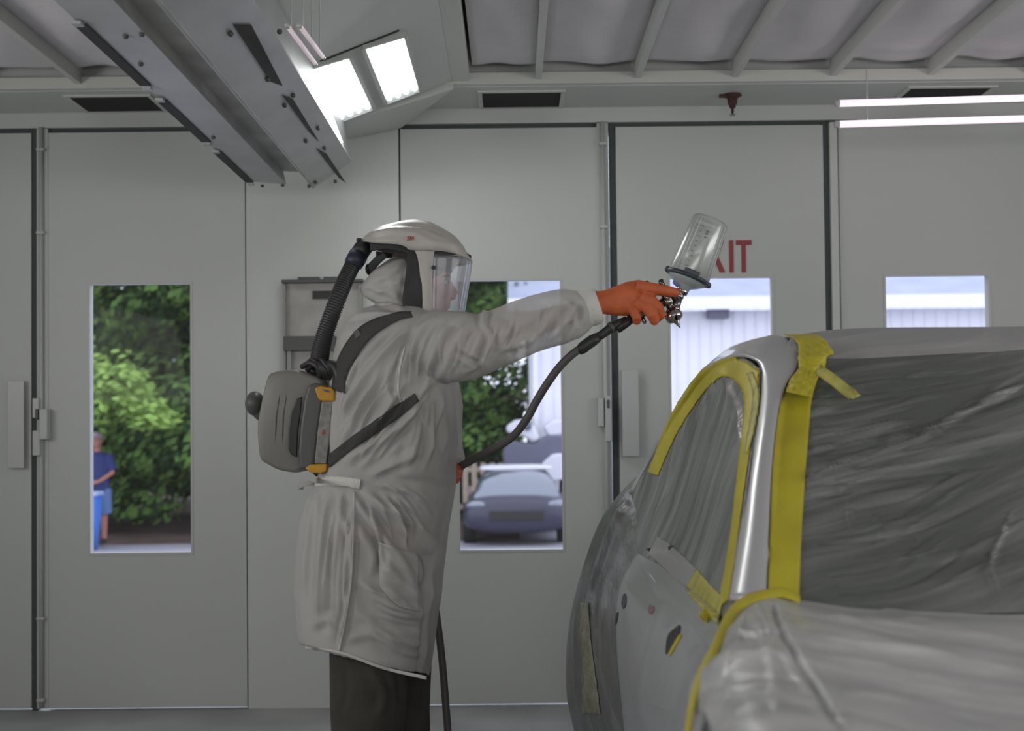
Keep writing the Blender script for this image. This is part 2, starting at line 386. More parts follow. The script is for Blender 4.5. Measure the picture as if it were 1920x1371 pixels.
# header strip, posts
mb = MB().box(XL, XR, YW - 0.02, YW + 0.12, ZD + 0.012, ZC + 0.3)
mb.box(XL, XR, YW + 0.03, YW + 0.12, ZD - 0.02, ZD + 0.012)
mb.box(wx(463.5), wx(751), YW - 0.012, YW + 0.12, 0, ZD)
mb.box(wx(1560), wx(1574), YW - 0.03, YW + 0.12, 0, ZD)
struct(mb.build('wall_back', M['wall'], smooth=False, bevel=0.002))
for nm, a in (('wall_left', (XL - 0.1, XL, YB, YW + 0.12, -0.1, ZC + 0.3)), ('wall_right', (XR, XR + 0.1, YB, YW + 0.12, -0.1, ZC + 0.3)), ('wall_front', (XL, XR, YB - 0.1, YB, -0.1, ZC + 0.3))):
    struct(MB().box(*a).build(nm, M['wall'], smooth=False))
def panel_hole(x0, x1, z0, z1, y0, y1, h=None):
    mb = MB()
    if not h: return mb.box(x0, x1, y0, y1, z0, z1)
    hx0, hx1, hz0, hz1 = h
    o = [(x0, z0), (x1, z0), (x1, z1), (x0, z1)]; i = [(hx0, hz0), (hx1, hz0), (hx1, hz1), (hx0, hz1)]
    v = [(a, y0, b) for a, b in o] + [(a, y0, b) for a, b in i] + [(a, y1, b) for a, b in o] + [(a, y1, b) for a, b in i]
    f = []
    for k in range(4):
        l = (k + 1) % 4
        f += [(k, l, 4 + l, 4 + k), (8 + k, 12 + k, 12 + l, 8 + l), (k, 8 + k, 8 + l, l), (4 + k, 4 + l, 12 + l, 12 + k)]
    return mb.add(v, f)
# door leaves: pixel left, right, window (l, r, top, bottom)
leaves = [(-420, 61, (-260, -80, 535, 1040)), (91, 461.5, (170.5, 360, 533, 1037)), (753.5, 1128, (860, 1053, 526, 1031)),
          (1158, 1547, (1258, 1450, 521, 1027)), (1576, 1990, (1662, 1856, 517, 1023)), (2010, 2400, None)]
for n, (a, b, h) in enumerate(leaves):
    hh = None
    if h:
        py = (h[2] + h[3]) / 2; hh = (wx(h[0], py), wx(h[1], py), wz(h[3], (h[0] + h[1]) / 2), wz(h[2], (h[0] + h[1]) / 2))
    x0, x1 = wx(a, 600), min(wx(b, 600), XR)
    if x0 < XL: x0 = XL
    d = struct(panel_hole(x0, x1, 0.012, ZD - 0.008, YW - 0.015, YW + 0.035, hh).build('door_%d' % (n + 1), M['wall_lo'], smooth=False, bevel=0.002))
    if hh:
        g = 0.008
        link('window_gasket', panel_hole(hh[0] - g, hh[1] + g, hh[2] - g, hh[3] + g, YW - 0.018, YW - 0.0125, (hh[0] + .002, hh[1] - .002, hh[2] + .002, hh[3] - .002)).mesh('g'), M['trim'], d, smooth=False)
        MB().box(hh[0], hh[1], YW + 0.012, YW + 0.016, hh[2], hh[3]).build('window_pane', M['glass'], d, smooth=False)
# dark seals between the leaves
def seal(n, a, b, dy=0.0):
    struct(MB().box(wx(a, 700), wx(b, 700), YW + 0.0 + dy, YW + 0.03, 0.0, ZD).build('trim_%d' % n, M['gap'], smooth=False))
seal(1, 61, 72, -0.005); seal(2, 461.5, 463.5); seal(3, 751, 753.5); seal(4, 1147, 1158, -0.005); seal(5, 1547, 1560, -0.01); seal(7, 1990, 2010)
struct(MB().box(XL, XR, YW + 0.0, YW + 0.03, ZD - 0.007, ZD + 0.011).build('trim_6', M['gap'], smooth=False))
# locking rods beside the door edges (part of the doors' hardware)
def lock_rod(px0, px1, boxes, label):
    x0, x1 = wx(px0, 700), wx(px1, 700)
    t = empty('lock_rod', ((x0 + x1) / 2, YW - 0.015, 0.0), label, 'door hardware', 'locking rods of the booth doors')
    MB().box(x0 - 0.012, x1 + 0.014, YW - 0.020, YW - 0.001, 0.012, ZD + 0.01).build('backing_strip', M['wall_lo'], t, smooth=False, bevel=0.002)
    xc = (x0 + x1) / 2
    MB().tube([(xc, YW - 0.032, 0.02), (xc, YW - 0.032, ZD + 0.012)], (x1 - x0) * 0.42, 12).build('rod', M['trim'], t)
    for zz in (wz(275), wz(430), wz(1148), wz(1300)):
        MB().box(x0 - 0.004, x1 + 0.006, YW - 0.05, YW - 0.018, zz - 0.006, zz + 0.006).build('rod_guide', M['trim'], t, smooth=False, bevel=0.002)
    for (a, b, c, d, dp, mm) in boxes:
        MB().box(wx(a, 780), wx(b, 780), YW - dp, YW - 0.018, wz(d), wz(c)).build('latch_box', M[mm], t, smooth=False, bevel=0.004)
    return t
lock_rod(77, 87, [(70, 82, 738, 775, 0.06, 'trim'), (84, 99, 758, 815, 0.07, 'trim'), (70, 84, 798, 845, 0.06, 'trim'), (76, 82, 758, 778, 0.066, 'packdark')],
         'white vertical locking rod with stepped latch boxes, left of the window showing only trees')
lock_rod(1129, 1139, [(1120, 1131, 748, 802, 0.06, 'trim'), (1133, 1145, 745, 830, 0.07, 'trim'), (1136, 1141, 752, 768, 0.076, 'packdark')],
         'white vertical locking rod with latch boxes, behind the outstretched arm and gloved hand')
def handle(a, b, c, d, label):
    t = empty('pull_handle', (wx((a + b) / 2, 780), YW - 0.016, wz(d)), label, 'door handle', 'flat pull plates on the booth doors')
    MB().box(wx(a, 780), wx(b, 780), YW - 0.050, YW - 0.040, wz(d), wz(c)).build('grip_plate', M['trim'], t, smooth=False, bevel=0.003)
    MB().box(wx(a + 5, 780), wx(b - 5, 780), YW - 0.041, YW - 0.0155, wz(d - 5), wz(c + 5)).build('standoff', M['trim'], t, smooth=False, bevel=0.003)
handle(22, 53, 705, 868, 'long flat white pull plate on the door leaf at the far left edge')
handle(1165, 1196, 696, 858, 'long flat white pull plate on the door leaf that carries the red EXIT letters')

# EXIT lettering
ex = empty('exit_sign', (wx(1346, 480), YW - 0.016, wz(512)), 'red stencilled EXIT letters painted above the door window behind the paint cup', 'sign')
def letter(name, polys):
    mb = MB()
    for poly in polys:
        a = [Vector((wx(x, 480), YW - 0.0185, wz(y, 1346))) for x, y in poly]; b = [Vector((p.x, YW - 0.0152, p.z)) for p in a]; mb.loft([a, b])
    mb.build(name, M['exitred'], ex, smooth=False)
t0, b0 = 452, 512
letter('letter_e', [[(1290, t0), (1298, t0), (1298, b0), (1290, b0)], [(1298, t0), (1316, t0), (1316, t0 + 9), (1298, t0 + 9)], [(1298, 477), (1313, 477), (1313, 486), (1298, 486)], [(1298, b0 - 9), (1316, b0 - 9), (1316, b0), (1298, b0)]])
letter('letter_x', [[(1323, t0), (1333, t0), (1358, b0), (1348, b0)], [(1348, t0), (1357, t0), (1332, b0), (1323, b0)]])
letter('letter_i', [[(1366, t0), (1374, t0), (1374, b0), (1366, b0)]])
letter('letter_t', [[(1379, t0), (1408, t0), (1408, t0 + 9), (1379, t0 + 9)], [(1389, t0 + 9), (1397, t0 + 9), (1397, b0), (1389, b0)]])

# wall document box behind the breathing hose
bx = empty('document_box', (wx(607, 610), YW - 0.012, wz(705)), 'grey wall-mounted clip box behind the painter\'s breathing hose', 'wall box')
MB().box(wx(537, 610), wx(680, 610), YW - 0.022, YW - 0.0125, wz(702), wz(524)).build('back_plate', mat('box_grey', (0.47, 0.465, 0.45), 0.55, noise_amt=0.3, nscale=9), bx, smooth=False, bevel=0.003)
mb = MB().box(wx(532, 525), wx(683, 525), YW - 0.06, YW - 0.022, wz(529), wz(523)).box(wx(562, 522), wx(602, 522), YW - 0.055, YW - 0.02, wz(524), wz(518)).box(wx(610, 522), wx(650, 522), YW - 0.055, YW - 0.02, wz(524), wz(518))
mb.build('top_rail', M['packdark'], bx, smooth=False, bevel=0.002)
MB().box(wx(588, 550), wx(625, 550), YW - 0.030, YW - 0.022, wz(558), wz(543)).build('black_label', M['black'], bx, smooth=False)
MB().box(wx(535, 640), wx(632, 640), YW - 0.055, YW - 0.022, wz(655), wz(628)).build('lower_rail', M['packdark'], bx, smooth=False, bevel=0.003)
for a, b in ((534, 539), (541, 549), (676, 682)):
    MB().box(wx(a, 640), wx(b, 640), YW - 0.045, YW - 0.022, wz(700), wz(530 if a != 541 else 655)).build('side_rail', mat('rail_grey%d' % a, (0.3, 0.3, 0.29), 0.5), bx, smooth=False)

# ceiling: soffit strip with vents, light panel, filter bays
ceil = empty('ceiling', (0, 2.0, ZC)); struct(ceil)
YS = 5.17                                    # inner edge of the soffit
soff = MB().box(XL, XR, YS, YW, zs, ZC + 0.3)
soff.build('soffit', M['wall'], ceil, smooth=False)
zl = zs + 0.012
MB().box(XL, XR, YS - 0.035, YS + 0.0, zs + 0.003, zs + 0.05).build('soffit_lip', M['rib'], ceil, smooth=False, bevel=0.002)
MB().box(XL, XR, YB, YW, ZC + 0.10, ZC + 0.3).build('ceiling_deck', M['beige'], ceil, smooth=False)
ZR = zs + 0.02                                 # underside of ribs
def xat(px, Y=YS - 0.03): return P(px, 160, Y).x
ribs_r = [1010, 1196, 1378, 1562, 1745, 1928, 2110, 2290]
ribs_l = [147, -36, -220]
rx = [xat(p) for p in ribs_r]; rl = [xat(p) for p in ribs_l]
xb0, xb1 = xat(848), xat(880)
for x in rx + rl + [xat(p) for p in (330, 512)]:
    MB().box(x - 0.013, x + 0.013, YB, YS - 0.03, ZR, ZR + 0.07).build('ceiling_rib', M['rib'], ceil, smooth=False, bevel=0.002)
MB().box(xb0, xb1, YB, YS - 0.03, ZR - 0.004, ZR + 0.08).build('border_beam', M['rib'], ceil, smooth=False, bevel=0.002)
def pad(x0, x1, label):
    n, m = 10, 60; G = []
    y1 = YS - 0.075; y0 = YB
    for i in range(n):
        u = i / (n - 1); row = []
        for j in range(m):
            v = j / (m - 1); y = y1 + (y0 - y1) * (v ** 1.3)
            sag = 0.020 * math.sin(math.pi * u) * (1 - math.exp(-v * 14)) + 0.006 * math.sin(y * 9 + x0 * 5 + 1.5 * math.sin(u * 5 + x0)) * math.sin(math.pi * u)
            ztop = ZR + 0.055
            row.append((x0 + (x1 - x0) * u, y, ztop - sag - 0.006 * math.sin(x0 * 31 + u * 7)))
        G.append(row)
    o = link('ceiling_filter', flip_to(gridmesh('f', G), (0, 2, 0)), M['filter'], None, solid=0.02, soff=-1)
    return tag(o, label, 'filter', 'filter pads between the ceiling ribs')
ordw = ['first', 'second', 'third', 'fourth', 'fifth', 'sixth', 'seventh', 'eighth', 'ninth']
edges = [xb1] + [x for x in rx]
for i in range(len(edges) - 1):
    pad(edges[i] + 0.013, edges[i + 1] - 0.013, 'grey-white ceiling filter pad, %s bay to the right of the lit lamp panel' % ordw[i])
le = sorted(rl) + [xat(330), xat(512)]
for i in range(len(le) - 1):
    pad(le[i] + 0.013, le[i + 1] - 0.013, 'grey-white ceiling filter pad left of the ghost channel, %s bay counted from the left wall' % ordw[i])
# vents
def vent(a, b, label):
    y0, y1 = YS + 0.07, YW - 0.045
    x0, x1 = P(a, 190, (y0 + y1) / 2).x, P(b, 190, (y0 + y1) / 2).x
    t = empty('ceiling_vent', ((x0 + x1) / 2, (y0 + y1) / 2, zs), label, 'vent', 'exhaust vents in the soffit')
    fr = MB(); w = 0.018
    fr.box(x0 - w, x1 + w, y0 - w, y0, zs - 0.008, zs); fr.box(x0 - w, x1 + w, y1, y1 + w, zs - 0.004, zs); fr.box(x0 - w, x0, y0, y1, zs - 0.006, zs); fr.box(x1, x1 + w, y0, y1, zs - 0.006, zs)
    fr.build('vent_frame', M['rib'], t, smooth=False, bevel=0.001)
    MB().box(x0, x1, y0, y1, zs - 0.003, zs - 0.0005).build('vent_grille', M['vent'], t, smooth=False)
vent(148, 292, 'dark rectangular vent in the soffit at the left, above the wooded window')
vent(905, 1050, 'dark rectangular vent in the soffit, middle one of three')
vent(1692, 1840, 'dark rectangular vent in the soffit at the right, above the twin pink tube reflections')

# sloping lamp panel (bulkhead) between border beam and ghost channel
def sec(px, py, Y=5.12): p = P(px, py, Y); return (p.x, p.z)
s0 = (xb0, ZR - 0.004); s1 = sec(700, 232); s1 = (sec(600, 240)[0], sec(600, 240)[1])
bulk = ceil
prof = [s0, s1, (s1[0], ZC + 0.09), (s0[0], ZC + 0.09)]
MB().loft([[Vector((x, YS - 0.036, z)) for x, z in prof], [Vector((x, 1.2, z)) for x, z in prof]]).build('sloped_panel', M['wall'], bulk, smooth=False)
sdir = Vector((s0[0] - s1[0], 0, s0[1] - s1[1])).normalized(); sn = Vector((sdir.z, 0, -sdir.x))
if sn.z > 0: sn = -sn
def onslope(px, py):
    # point on the sloped plane seen at a pixel
    d = ray(px, py); o = Vector((s0[0], 0, s0[1])); t = (o - CAM).dot(sn) / d.dot(sn); return CAM + d * t
# end piece toward the soffit (triangular)
a1 = P(850, 166, YS - 0.036); a2 = P(752, 238, YW - 0.03); a3 = P(655, 250, YW - 0.25)
# seams on the slope
def strip_on(p, q, w, name, m, par, off=0.002):
    d = (q - p).normalized(); s = d.cross(sn).normalized() * w
    MB().obox((p + q) / 2 + sn * off, (q - p) / 2, s, sn * 0.002).build(name, m, par, smooth=False)
strip_on(onslope(600, 118 - 4), onslope(748, 60 - 4), 0.004, 'panel_seam', M['slot'], bulk)
strip_on(onslope(722, 203), onslope(765, 228), 0.003, 'panel_seam', M['ductdark'], bulk)
def lamp(nl, nr, fr_, fl, label):
    q = [onslope(*c) for c in (nl, nr, fr_, fl)]
    c = sum(q, Vector()) / 4
    t = empty('ceiling_lamp', c, label, 'lamp', 'fluorescent lamp units in the bulkhead')
    nrm = sn * 0.012
    MB().loft([[p + sn * 0.001 for p in q], [p + sn * 0.006 for p in q]]).build('reflector', M['lampback'], t, smooth=False)
    fr = MB()
    for i in range(4):
        a, b = q[i], q[(i + 1) % 4]; d = (b - a); s = d.normalized().cross(sn) * 0.007
        fr.obox((a + b) / 2 + sn * 0.008, d / 2, s, sn * 0.009)
    fr.build('lamp_frame', M['trim'], t, smooth=False)
    for k in range(4):
        u = (k + 0.6) / 4.2
        a = q[0].lerp(q[1], u); b = q[3].lerp(q[2], u)
        a2_ = a.lerp(b, 0.05); b2_ = a.lerp(b, 0.93)
        MB().tube([a2_ + sn * 0.010, b2_ + sn * 0.010], 0.011, 12).build('lamp_tube', M['lamp'], t)
lamp((571, 124), (654, 99), (700, 199), (632, 225), 'bright four-tube lamp unit, left of the pair, beside the ghost channel')
lamp((678, 84), (758, 60), (787, 165), (722, 190), 'bright four-tube lamp unit, right of the pair, nearer the ceiling filters')
# corner fillet at the back wall end of the bulkhead
strip_v = [P(850, 167, YS - 0.03), P(752, 240, YW - 0.022), P(620, 268, YW - 0.022), P(600, 245, YS - 0.03)]
strip_u = [Vector((p.x, p.y, ZC + 0.05)) for p in strip_v]
MB().loft([strip_v, strip_u]).build('corner_fillet', M['wall'], bulk, smooth=False)
# ghosted channel reflected in glass, modelled as a solid hanging assembly
Ye, Yn = 5.2, 1.4
D = sec(660, 303, Ye); C_ = sec(586, 354, Ye); B_ = sec(536, 346, Ye); A_ = sec(466, 340, Ye)
ch = empty('ghost_channel', ((A_[0] + D[0]) / 2, Ye, ZR), 'long grey double channel with dark slots, a reflected ghost modelled as solid metal, diagonal at upper left', 'ceiling channel')
def ext(name, prof, m, y0=Ye, y1=Yn, **k):
    return MB().loft([[Vector((x, y0, z)) for x, z in prof], [Vector((x, y1, z)) for x, z in prof]]).build(name, m, ch, smooth=False, **k)
th = 0.012
ext('lower_plate', [D, C_, (C_[0] + .004, C_[1] + th), (D[0] - .004, D[1] + th)], M['duct'], bevel=0.001)
ext('trough', [(C_[0], C_[1] + 0.002), (C_[0] - 0.01, C_[1] + 0.065), (B_[0] - .01, B_[1] + 0.055), (B_[0], B_[1] + 0.002), (B_[0] - 0.008, B_[1] + .002), (B_[0] - .02, B_[1] + .067), (C_[0], C_[1] + .077), (C_[0] + .01, C_[1] + .004)], M['ductdark'])
ext('left_plate', [B_, A_, (A_[0], A_[1] + th), (B_[0], B_[1] + th)], M['duct'], bevel=0.001)
ext('web', [(D[0] - .012, D[1] + .01), (D[0] - .02, s1[1] + .02), (D[0] - .03, s1[1] + .02), (D[0] - .02, D[1] + .01)], M['duct'])
ext('hanger_web', [(A_[0] + .08, A_[1] + .01), (A_[0] + .08, ZR + .05), (A_[0] + .09, ZR + .05), (A_[0] + .09, A_[1] + .01)], M['duct'])
def onplate(px, py, a, b):
    pn = Vector((b[1] - a[1], 0, -(b[0] - a[0]))).normalized(); d = ray(px, py); o = Vector((a[0], 0, a[1])); t = (o - CAM).dot(pn) / d.dot(pn); return CAM + d * t, (pn if pn.z < 0 else -pn)
for (l0, l1, r1, r0) in (((436, 45), (505, 150), (528, 158), (470, 45)), ((528, 177), (578, 245), (597, 264), (548, 184)), ((592, 277), (634, 332), (648, 342), (612, 288))):
    pts = []
    for q in (l0, l1, r1, r0):
        p, pn = onplate(q[0], q[1], D, C_); pts.append(p + pn * 0.002)
    MB().loft([[p for p in pts], [p + pn * 0.004 for p in pts]]).build('slot_louvre', M['slot'], ch, smooth=False)
for (l0, l1) in (((163, 45), (277, 158)), ((309, 187), (387, 264)), ((413, 284), (466, 340))):
    p, pn = onplate(l0[0] + 3, l0[1], B_, A_); q, _ = onplate(l1[0], l1[1], B_, A_)
    w = 0.016; xx = A_[0] + 0.005
    MB().box(xx - w, xx + w, q.y, p.y, A_[1] - 0.006, A_[1] - 0.001).build('edge_slot', M['slot'], ch, smooth=False)
    for yy in (q.y + 0.02, p.y - 0.02):
        MB().box(xx - 0.012, xx + 0.012, yy - 0.014, yy + 0.014, A_[1] - 0.012, A_[1] - 0.005).build('slot_clip', M['duct'], ch, smooth=False)
for (px, py) in ((522, 56), (500, 146), (532, 195), (572, 262), (578, 347), (590, 340), (627, 338), (595, 238), (548, 176), (430, 60), (607, 276)):
    p, pn = onplate(px, py, D, C_); MB().ell(p + pn * 0.006, (0.008, 0.008, 0.008), 10, 6).build('bolt', M['packdark'], ch)
for (px, py) in ((236, 66), (264, 118), (400, 256), (530, 346), (492, 347), (266, 62)):
    p, pn = onplate(px, py, B_, A_); MB().ell(p + pn * 0.004, (0.008, 0.008, 0.006), 10, 6).build('bolt', M['packdark'], ch)
# tube reflections in glass, modelled as glowing rods with added caps and wires
def reflected_tube(a, b, r, m, label, grp=None):
    p, q = P(*a), P(*b); t = empty('reflected_tube', (p + q) / 2, label, 'lamp', grp)
    MB().tube([p, q], r, 14).build('glowing_reflection', m, t)
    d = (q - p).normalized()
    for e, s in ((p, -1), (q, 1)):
        MB().tube([e + d * s * 0.001, e + d * s * 0.018], r * 1.05, 12).build('added_cap', M['trim'], t)
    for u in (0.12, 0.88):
        w = p.lerp(q, u); MB().tube([w + Vector((0, 0, r)), Vector((w.x, w.y, ZR + 0.01))], 0.0018, 6).build('added_wire', M['trim'], t)
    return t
reflected_tube((1574, 194, 4.95), (2010, 181, 4.95), 0.0135, M['pink'], 'pale pink tube reflection modelled as a glowing rod at upper right, upper of the two', 'twin pink tube reflections')
reflected_tube((1574, 233, 4.95), (2010, 220, 4.95), 0.0135, M['pink'], 'pale pink tube reflection modelled as a glowing rod at upper right, lower of the two', 'twin pink tube reflections')
reflected_tube((540, 50, 3.2), (590, 118, 3.6), 0.006, M['pinkdim'], 'short thin dim pink tube reflection, modelled solid, beside the left lamp unit, nearer the channel', 'small pink tube reflections')
reflected_tube((563, 50, 3.2), (605, 106, 3.6), 0.006, M['pinkdim'], 'short thin dim pink tube reflection, modelled solid, crossing the left lamp unit corner', 'small pink tube reflections')
# sprinkler
sp = empty('sprinkler_head', P(1373, 172, 5.33), 'rusty sprinkler head hanging from the soffit above the EXIT door', 'sprinkler')
rust = mat('rusty_metal', (0.10, 0.045, 0.035), 0.7, noise_amt=0.5, nscale=60)
c = Vector((P(1373, 180, 5.33).x, 5.33, zs)); k = 5.33 / FPX
MB().lathe(c, (0, 0, -1), [(0, 0.035), (0.006, 0.04), (0.012, 0.03), (0.014, 0.022), (0.040, 0.020), (0.045, 0.014), (0.055, 0.013), (0.06, 0.006), (0.075, 0.006)], 16).build('body', rust, sp)
MB().lathe(c + Vector((0, 0, -0.075)), (0, 0, -1), [(0, 0.004), (0.008, 0.005), (0.010, 0.013), (0.013, 0.012), (0.014, 0.002)], 14).build('deflector', M['chrome'], sp)
MB().box(c.x - 0.055, c.x - 0.01, c.y - 0.01, c.y + 0.01, zs - 0.012, zs).build('side_bracket', rust, sp, smooth=False, bevel=0.002)

# ------------------------------------------------------------------ the masked car
XC = 1.25
def mirror_row(row):
    return list(row) + [Vector((2 * XC - p[0], p[1], p[2])) for p in row[:-1][::-1]]
def rowP(*pts, c=None):
    r = [P(*p) for p in pts]
    if c: r.append(Vector((XC, c[0], c[1])))
    return mirror_row(r)
car = empty('masked_car', (XC, 2.6, 0), 'silver grey car masked with crinkled plastic film and yellow tape, in front of the painter', 'car')
# windscreen under film
wr = [rowP((1470, 668, 3.10), (1560, 672, 3.06), (1670, 670, 3.02), (1790, 664, 2.97), c=(2.94, P(1960, 655, 2.96).z)),
      rowP((1462, 790, 2.88), (1560, 800, 2.82), (1700, 800, 2.76), (1850, 797, 2.70), c=(2.68, P(1960, 795, 2.7).z)),
      rowP((1450, 960, 2.60), (1560, 985, 2.54), (1750, 990, 2.45), (1930, 987, 2.41), c=(2.38, P(1960, 985, 2.4).z)),
      rowP((1432, 1125, 2.36), (1560, 1148, 2.28), (1750, 1150, 2.20), (2040, 1145, 2.14), c=(2.12, P(1960, 1145, 2.14).z))]
G = surf(wr, 200, 300)
for i in range(200):
    for j in range(300):
        p = G[i][j]; s = 0.0022 * math.sin(70 * (p[2] - 0.28 * p[0]) + 2.2 * math.sin(5 * p[0] + 3 * p[2]) + 1.2 * math.sin(13 * p[0]))
        G[i][j] = p + np.array((0, -1, 0.5)) * s
wind = link('windscreen_film', flip_to(gridmesh('w', G), CAM), M['film_wind'], car, solid=0.004, soff=-1)
# roof
def rz(py, Y): return P(1960, py, Y).z
rr = [rowP((1470, 670, 3.10), (1560, 692, 3.05), (1670, 684, 3.01), (1790, 674, 2.96), c=(2.93, rz(662, 2.95))),
      rowP((1476, 645, 3.13), (1560, 655, 3.10), (1670, 648, 3.06), (1790, 640, 3.03), c=(3.00, rz(635, 3.02))),
      rowP((1478, 632, 3.22), (1560, 624, 3.22), (1640, 618, 3.20), (1740, 616, 3.2), c=(3.2, rz(614, 3.2))),
      rowP((1420, 650, 3.6), (1520, 630, 3.6), (1580, 626, 3.6), (1660, 624, 3.6), c=(3.6, rz(622, 3.6))),
      rowP((1300, 738, 4.0), (1420, 700, 4.0), (1490, 692, 4.05), (1560, 690, 4.1), c=(4.1, rz(690, 4.1))),
      rowP((1210, 900, 4.3), (1340, 860, 4.45), (1420, 852, 4.5), (1500, 850, 4.5), c=(4.5, rz(850, 4.5)))]
roof = link('roof_film', flip_to(gridmesh('r', surf(rr, 60, 90)), (XC, 3.3, 5)), M['film_roof'], car, solid=0.004, soff=-1)
# bonnet and wing under film
hr = [rowP((1428, 1108, 2.38), (1480, 1118, 2.36), (1600, 1140, 2.27), (1760, 1150, 2.2), (2100, 1145, 2.14), c=(2.12, P(1960, 1145, 2.14).z)),
      rowP((1362, 1160, 2.26), (1430, 1140, 2.22), (1560, 1160, 2.10), (1750, 1180, 2.0), (2150, 1185, 1.95), c=(1.93, P(1960, 1185, 1.95).z)),
      rowP((1325, 1240, 2.05), (1400, 1190, 2.02), (1560, 1205, 1.90), (1790, 1240, 1.8), (2200, 1250, 1.75), c=(1.73, P(1960, 1250, 1.75).z)),
      rowP((1290, 1330, 1.86), (1390, 1260, 1.82), (1580, 1280, 1.70), (1820, 1330, 1.6), (2300, 1340, 1.55), c=(1.53, P(1960, 1340, 1.55).z)),
      [Vector(p) for p in mirror_row([Vector((0.22, 1.3, 0.66)), Vector((0.32, 1.3, 0.76)), Vector((0.55, 1.28, 0.79)), Vector((0.75, 1.25, 0.80)), Vector((1.0, 1.2, 0.81)), Vector((XC, 1.18, 0.81))])],
      [Vector(p) for p in mirror_row([Vector((0.30, 0.85, 0.55)), Vector((0.40, 0.78, 0.62)), Vector((0.6, 0.74, 0.66)), Vector((0.8, 0.70, 0.67)), Vector((1.0, 0.66, 0.68)), Vector((XC, 0.65, 0.68))])],
      [Vector(p) for p in mirror_row([Vector((0.36, 0.70, 0.25)), Vector((0.45, 0.62, 0.25)), Vector((0.6, 0.56, 0.25)), Vector((0.8, 0.52, 0.25)), Vector((1.0, 0.5, 0.25)), Vector((XC, 0.5, 0.25))])]]
G = surf(hr, 260, 280)
crease = [(1452, 1143), (1456, 1165), (1470, 1195), (1500, 1245), (1535, 1300), (1580, 1371)]
Q = proj_np(G.reshape(-1, 3)); dcr, _, _ = pdist(Q, crease)
dz = (-0.008 * np.exp(-(dcr / 5.0) ** 2) + 0.004 * np.exp(-((dcr - 14) / 9) ** 2)).reshape(260, 280)
for i in range(260):
    for j in range(280):
        p = G[i][j]; G[i][j][2] += dz[i][j] + 0.002 * math.sin(48 * (0.75 * p[0] + 0.6 * p[1]) + 2 * math.sin(4 * p[0]) + 1.5 * math.sin(7 * p[1]))
hood = link('bonnet_film', flip_to(gridmesh('h', G), (XC, 1.5, 4)), M['film_hood'], car, solid=0.004, soff=-1)
# folds pulled into the films by the tape
fan = [([(1512, 905), (1600, 878), (1720, 830), (1820, 770), (1930, 715)], 4, .012), ([(1515, 895), (1620, 850), (1760, 790), (1930, 690)], 4, .005), ([(1520, 850), (1640, 815), (1780, 780), (1930, 735)], 4, -.006)]
random.seed(5)
for k in range(15):
    y = 705 + k * 15 + random.uniform(-5, 5); L_ = random.uniform(150, 420); sl = random.uniform(-.16, -.05) - .002 * k
    fan.append(([(1525, y + 12), (1525 + L_ * .5, y + 12 + sl * L_ * .45), (1525 + L_, y + 12 + sl * L_ * 1.15)], random.uniform(2.2, 3.5), random.choice((-1, 1)) * random.uniform(.003, .007)))
for k in range(11):
    y = 925 + k * 18 + random.uniform(-6, 6); x0 = random.uniform(1510, 1640); L_ = random.uniform(180, 330)
    fan.append(([(x0, y + 25), (x0 + L_ * .5, y + 5), (x0 + L_, y - 55 - 2 * k)], random.uniform(2.5, 4), random.choice((-1, 1)) * random.uniform(.003, .006)))
fan += [([(1895, 965), (1880, 1000), (1862, 1040), (1850, 1075)], 3, .008), ([(1835, 1020), (1855, 1070), (1870, 1120)], 2.5, .004), ([(1575, 905), (1590, 950), (1600, 1000)], 2.5, .004), ([(1640, 960), (1650, 1000), (1652, 1030)], 2, .004), ([(1700, 960), (1715, 1010), (1720, 1050)], 2, .003)]
def sheet_sculpt(o, strokes):
    me = o.data; off = wloc(o); A = getv(me) + np.array(off); N = getn(me); Q = proj_np(A); Dd = np.zeros(len(A))
    for poly, w, amp in strokes:
        if len(poly) > 2: poly = crom(poly, 6 * len(poly)).tolist()
        d_, s_, t_ = pdist(Q, poly); Dd += amp * np.exp(-(d_ / w) ** 2) * np.clip(np.minimum(t_ + 0.1, 1.05 - t_) * 5, 0, 1)
    A += N * Dd[:, None]; setv(me, A - np.array(off))
sheet_sculpt(wind, [(a, b, c * 1.7) for a, b, c in fan])
hs = [([(1660, 1145), (1780, 1180), (1930, 1215)], 7, .006), ([(1500, 1165), (1620, 1195), (1780, 1240), (1930, 1262)], 8, .006), ([(1480, 1200), (1600, 1225), (1760, 1275), (1930, 1300)], 6, -.004), ([(1560, 1150), (1700, 1195), (1930, 1235)], 5, .004),
      ([(1420, 1160), (1450, 1250), (1460, 1340)], 9, .005), ([(1372, 1180), (1420, 1190), (1470, 1180)], 5, .005), ([(1340, 1240), (1400, 1225), (1480, 1225)], 6, .005), ([(1325, 1290), (1400, 1270), (1500, 1275)], 6, -.004), ([(1350, 1325), (1430, 1300), (1530, 1320)], 6, .005),
      ([(1395, 1150), (1385, 1200), (1350, 1270)], 5, .004), ([(1590, 1300), (1700, 1310), (1930, 1335)], 6, .004), ([(1420, 1135), (1440, 1170), (1450, 1210)], 4, .005)]
for k in range(12):
    y = 1160 + k * 16; x = random.uniform(1480, 1700); hs.append(([(x, y), (x + 120, y + 22), (x + random.uniform(180, 300), y + 50)], random.uniform(2.5, 5), random.choice((-1, 1)) * random.uniform(.002, .004)))
sheet_sculpt(hood, hs)
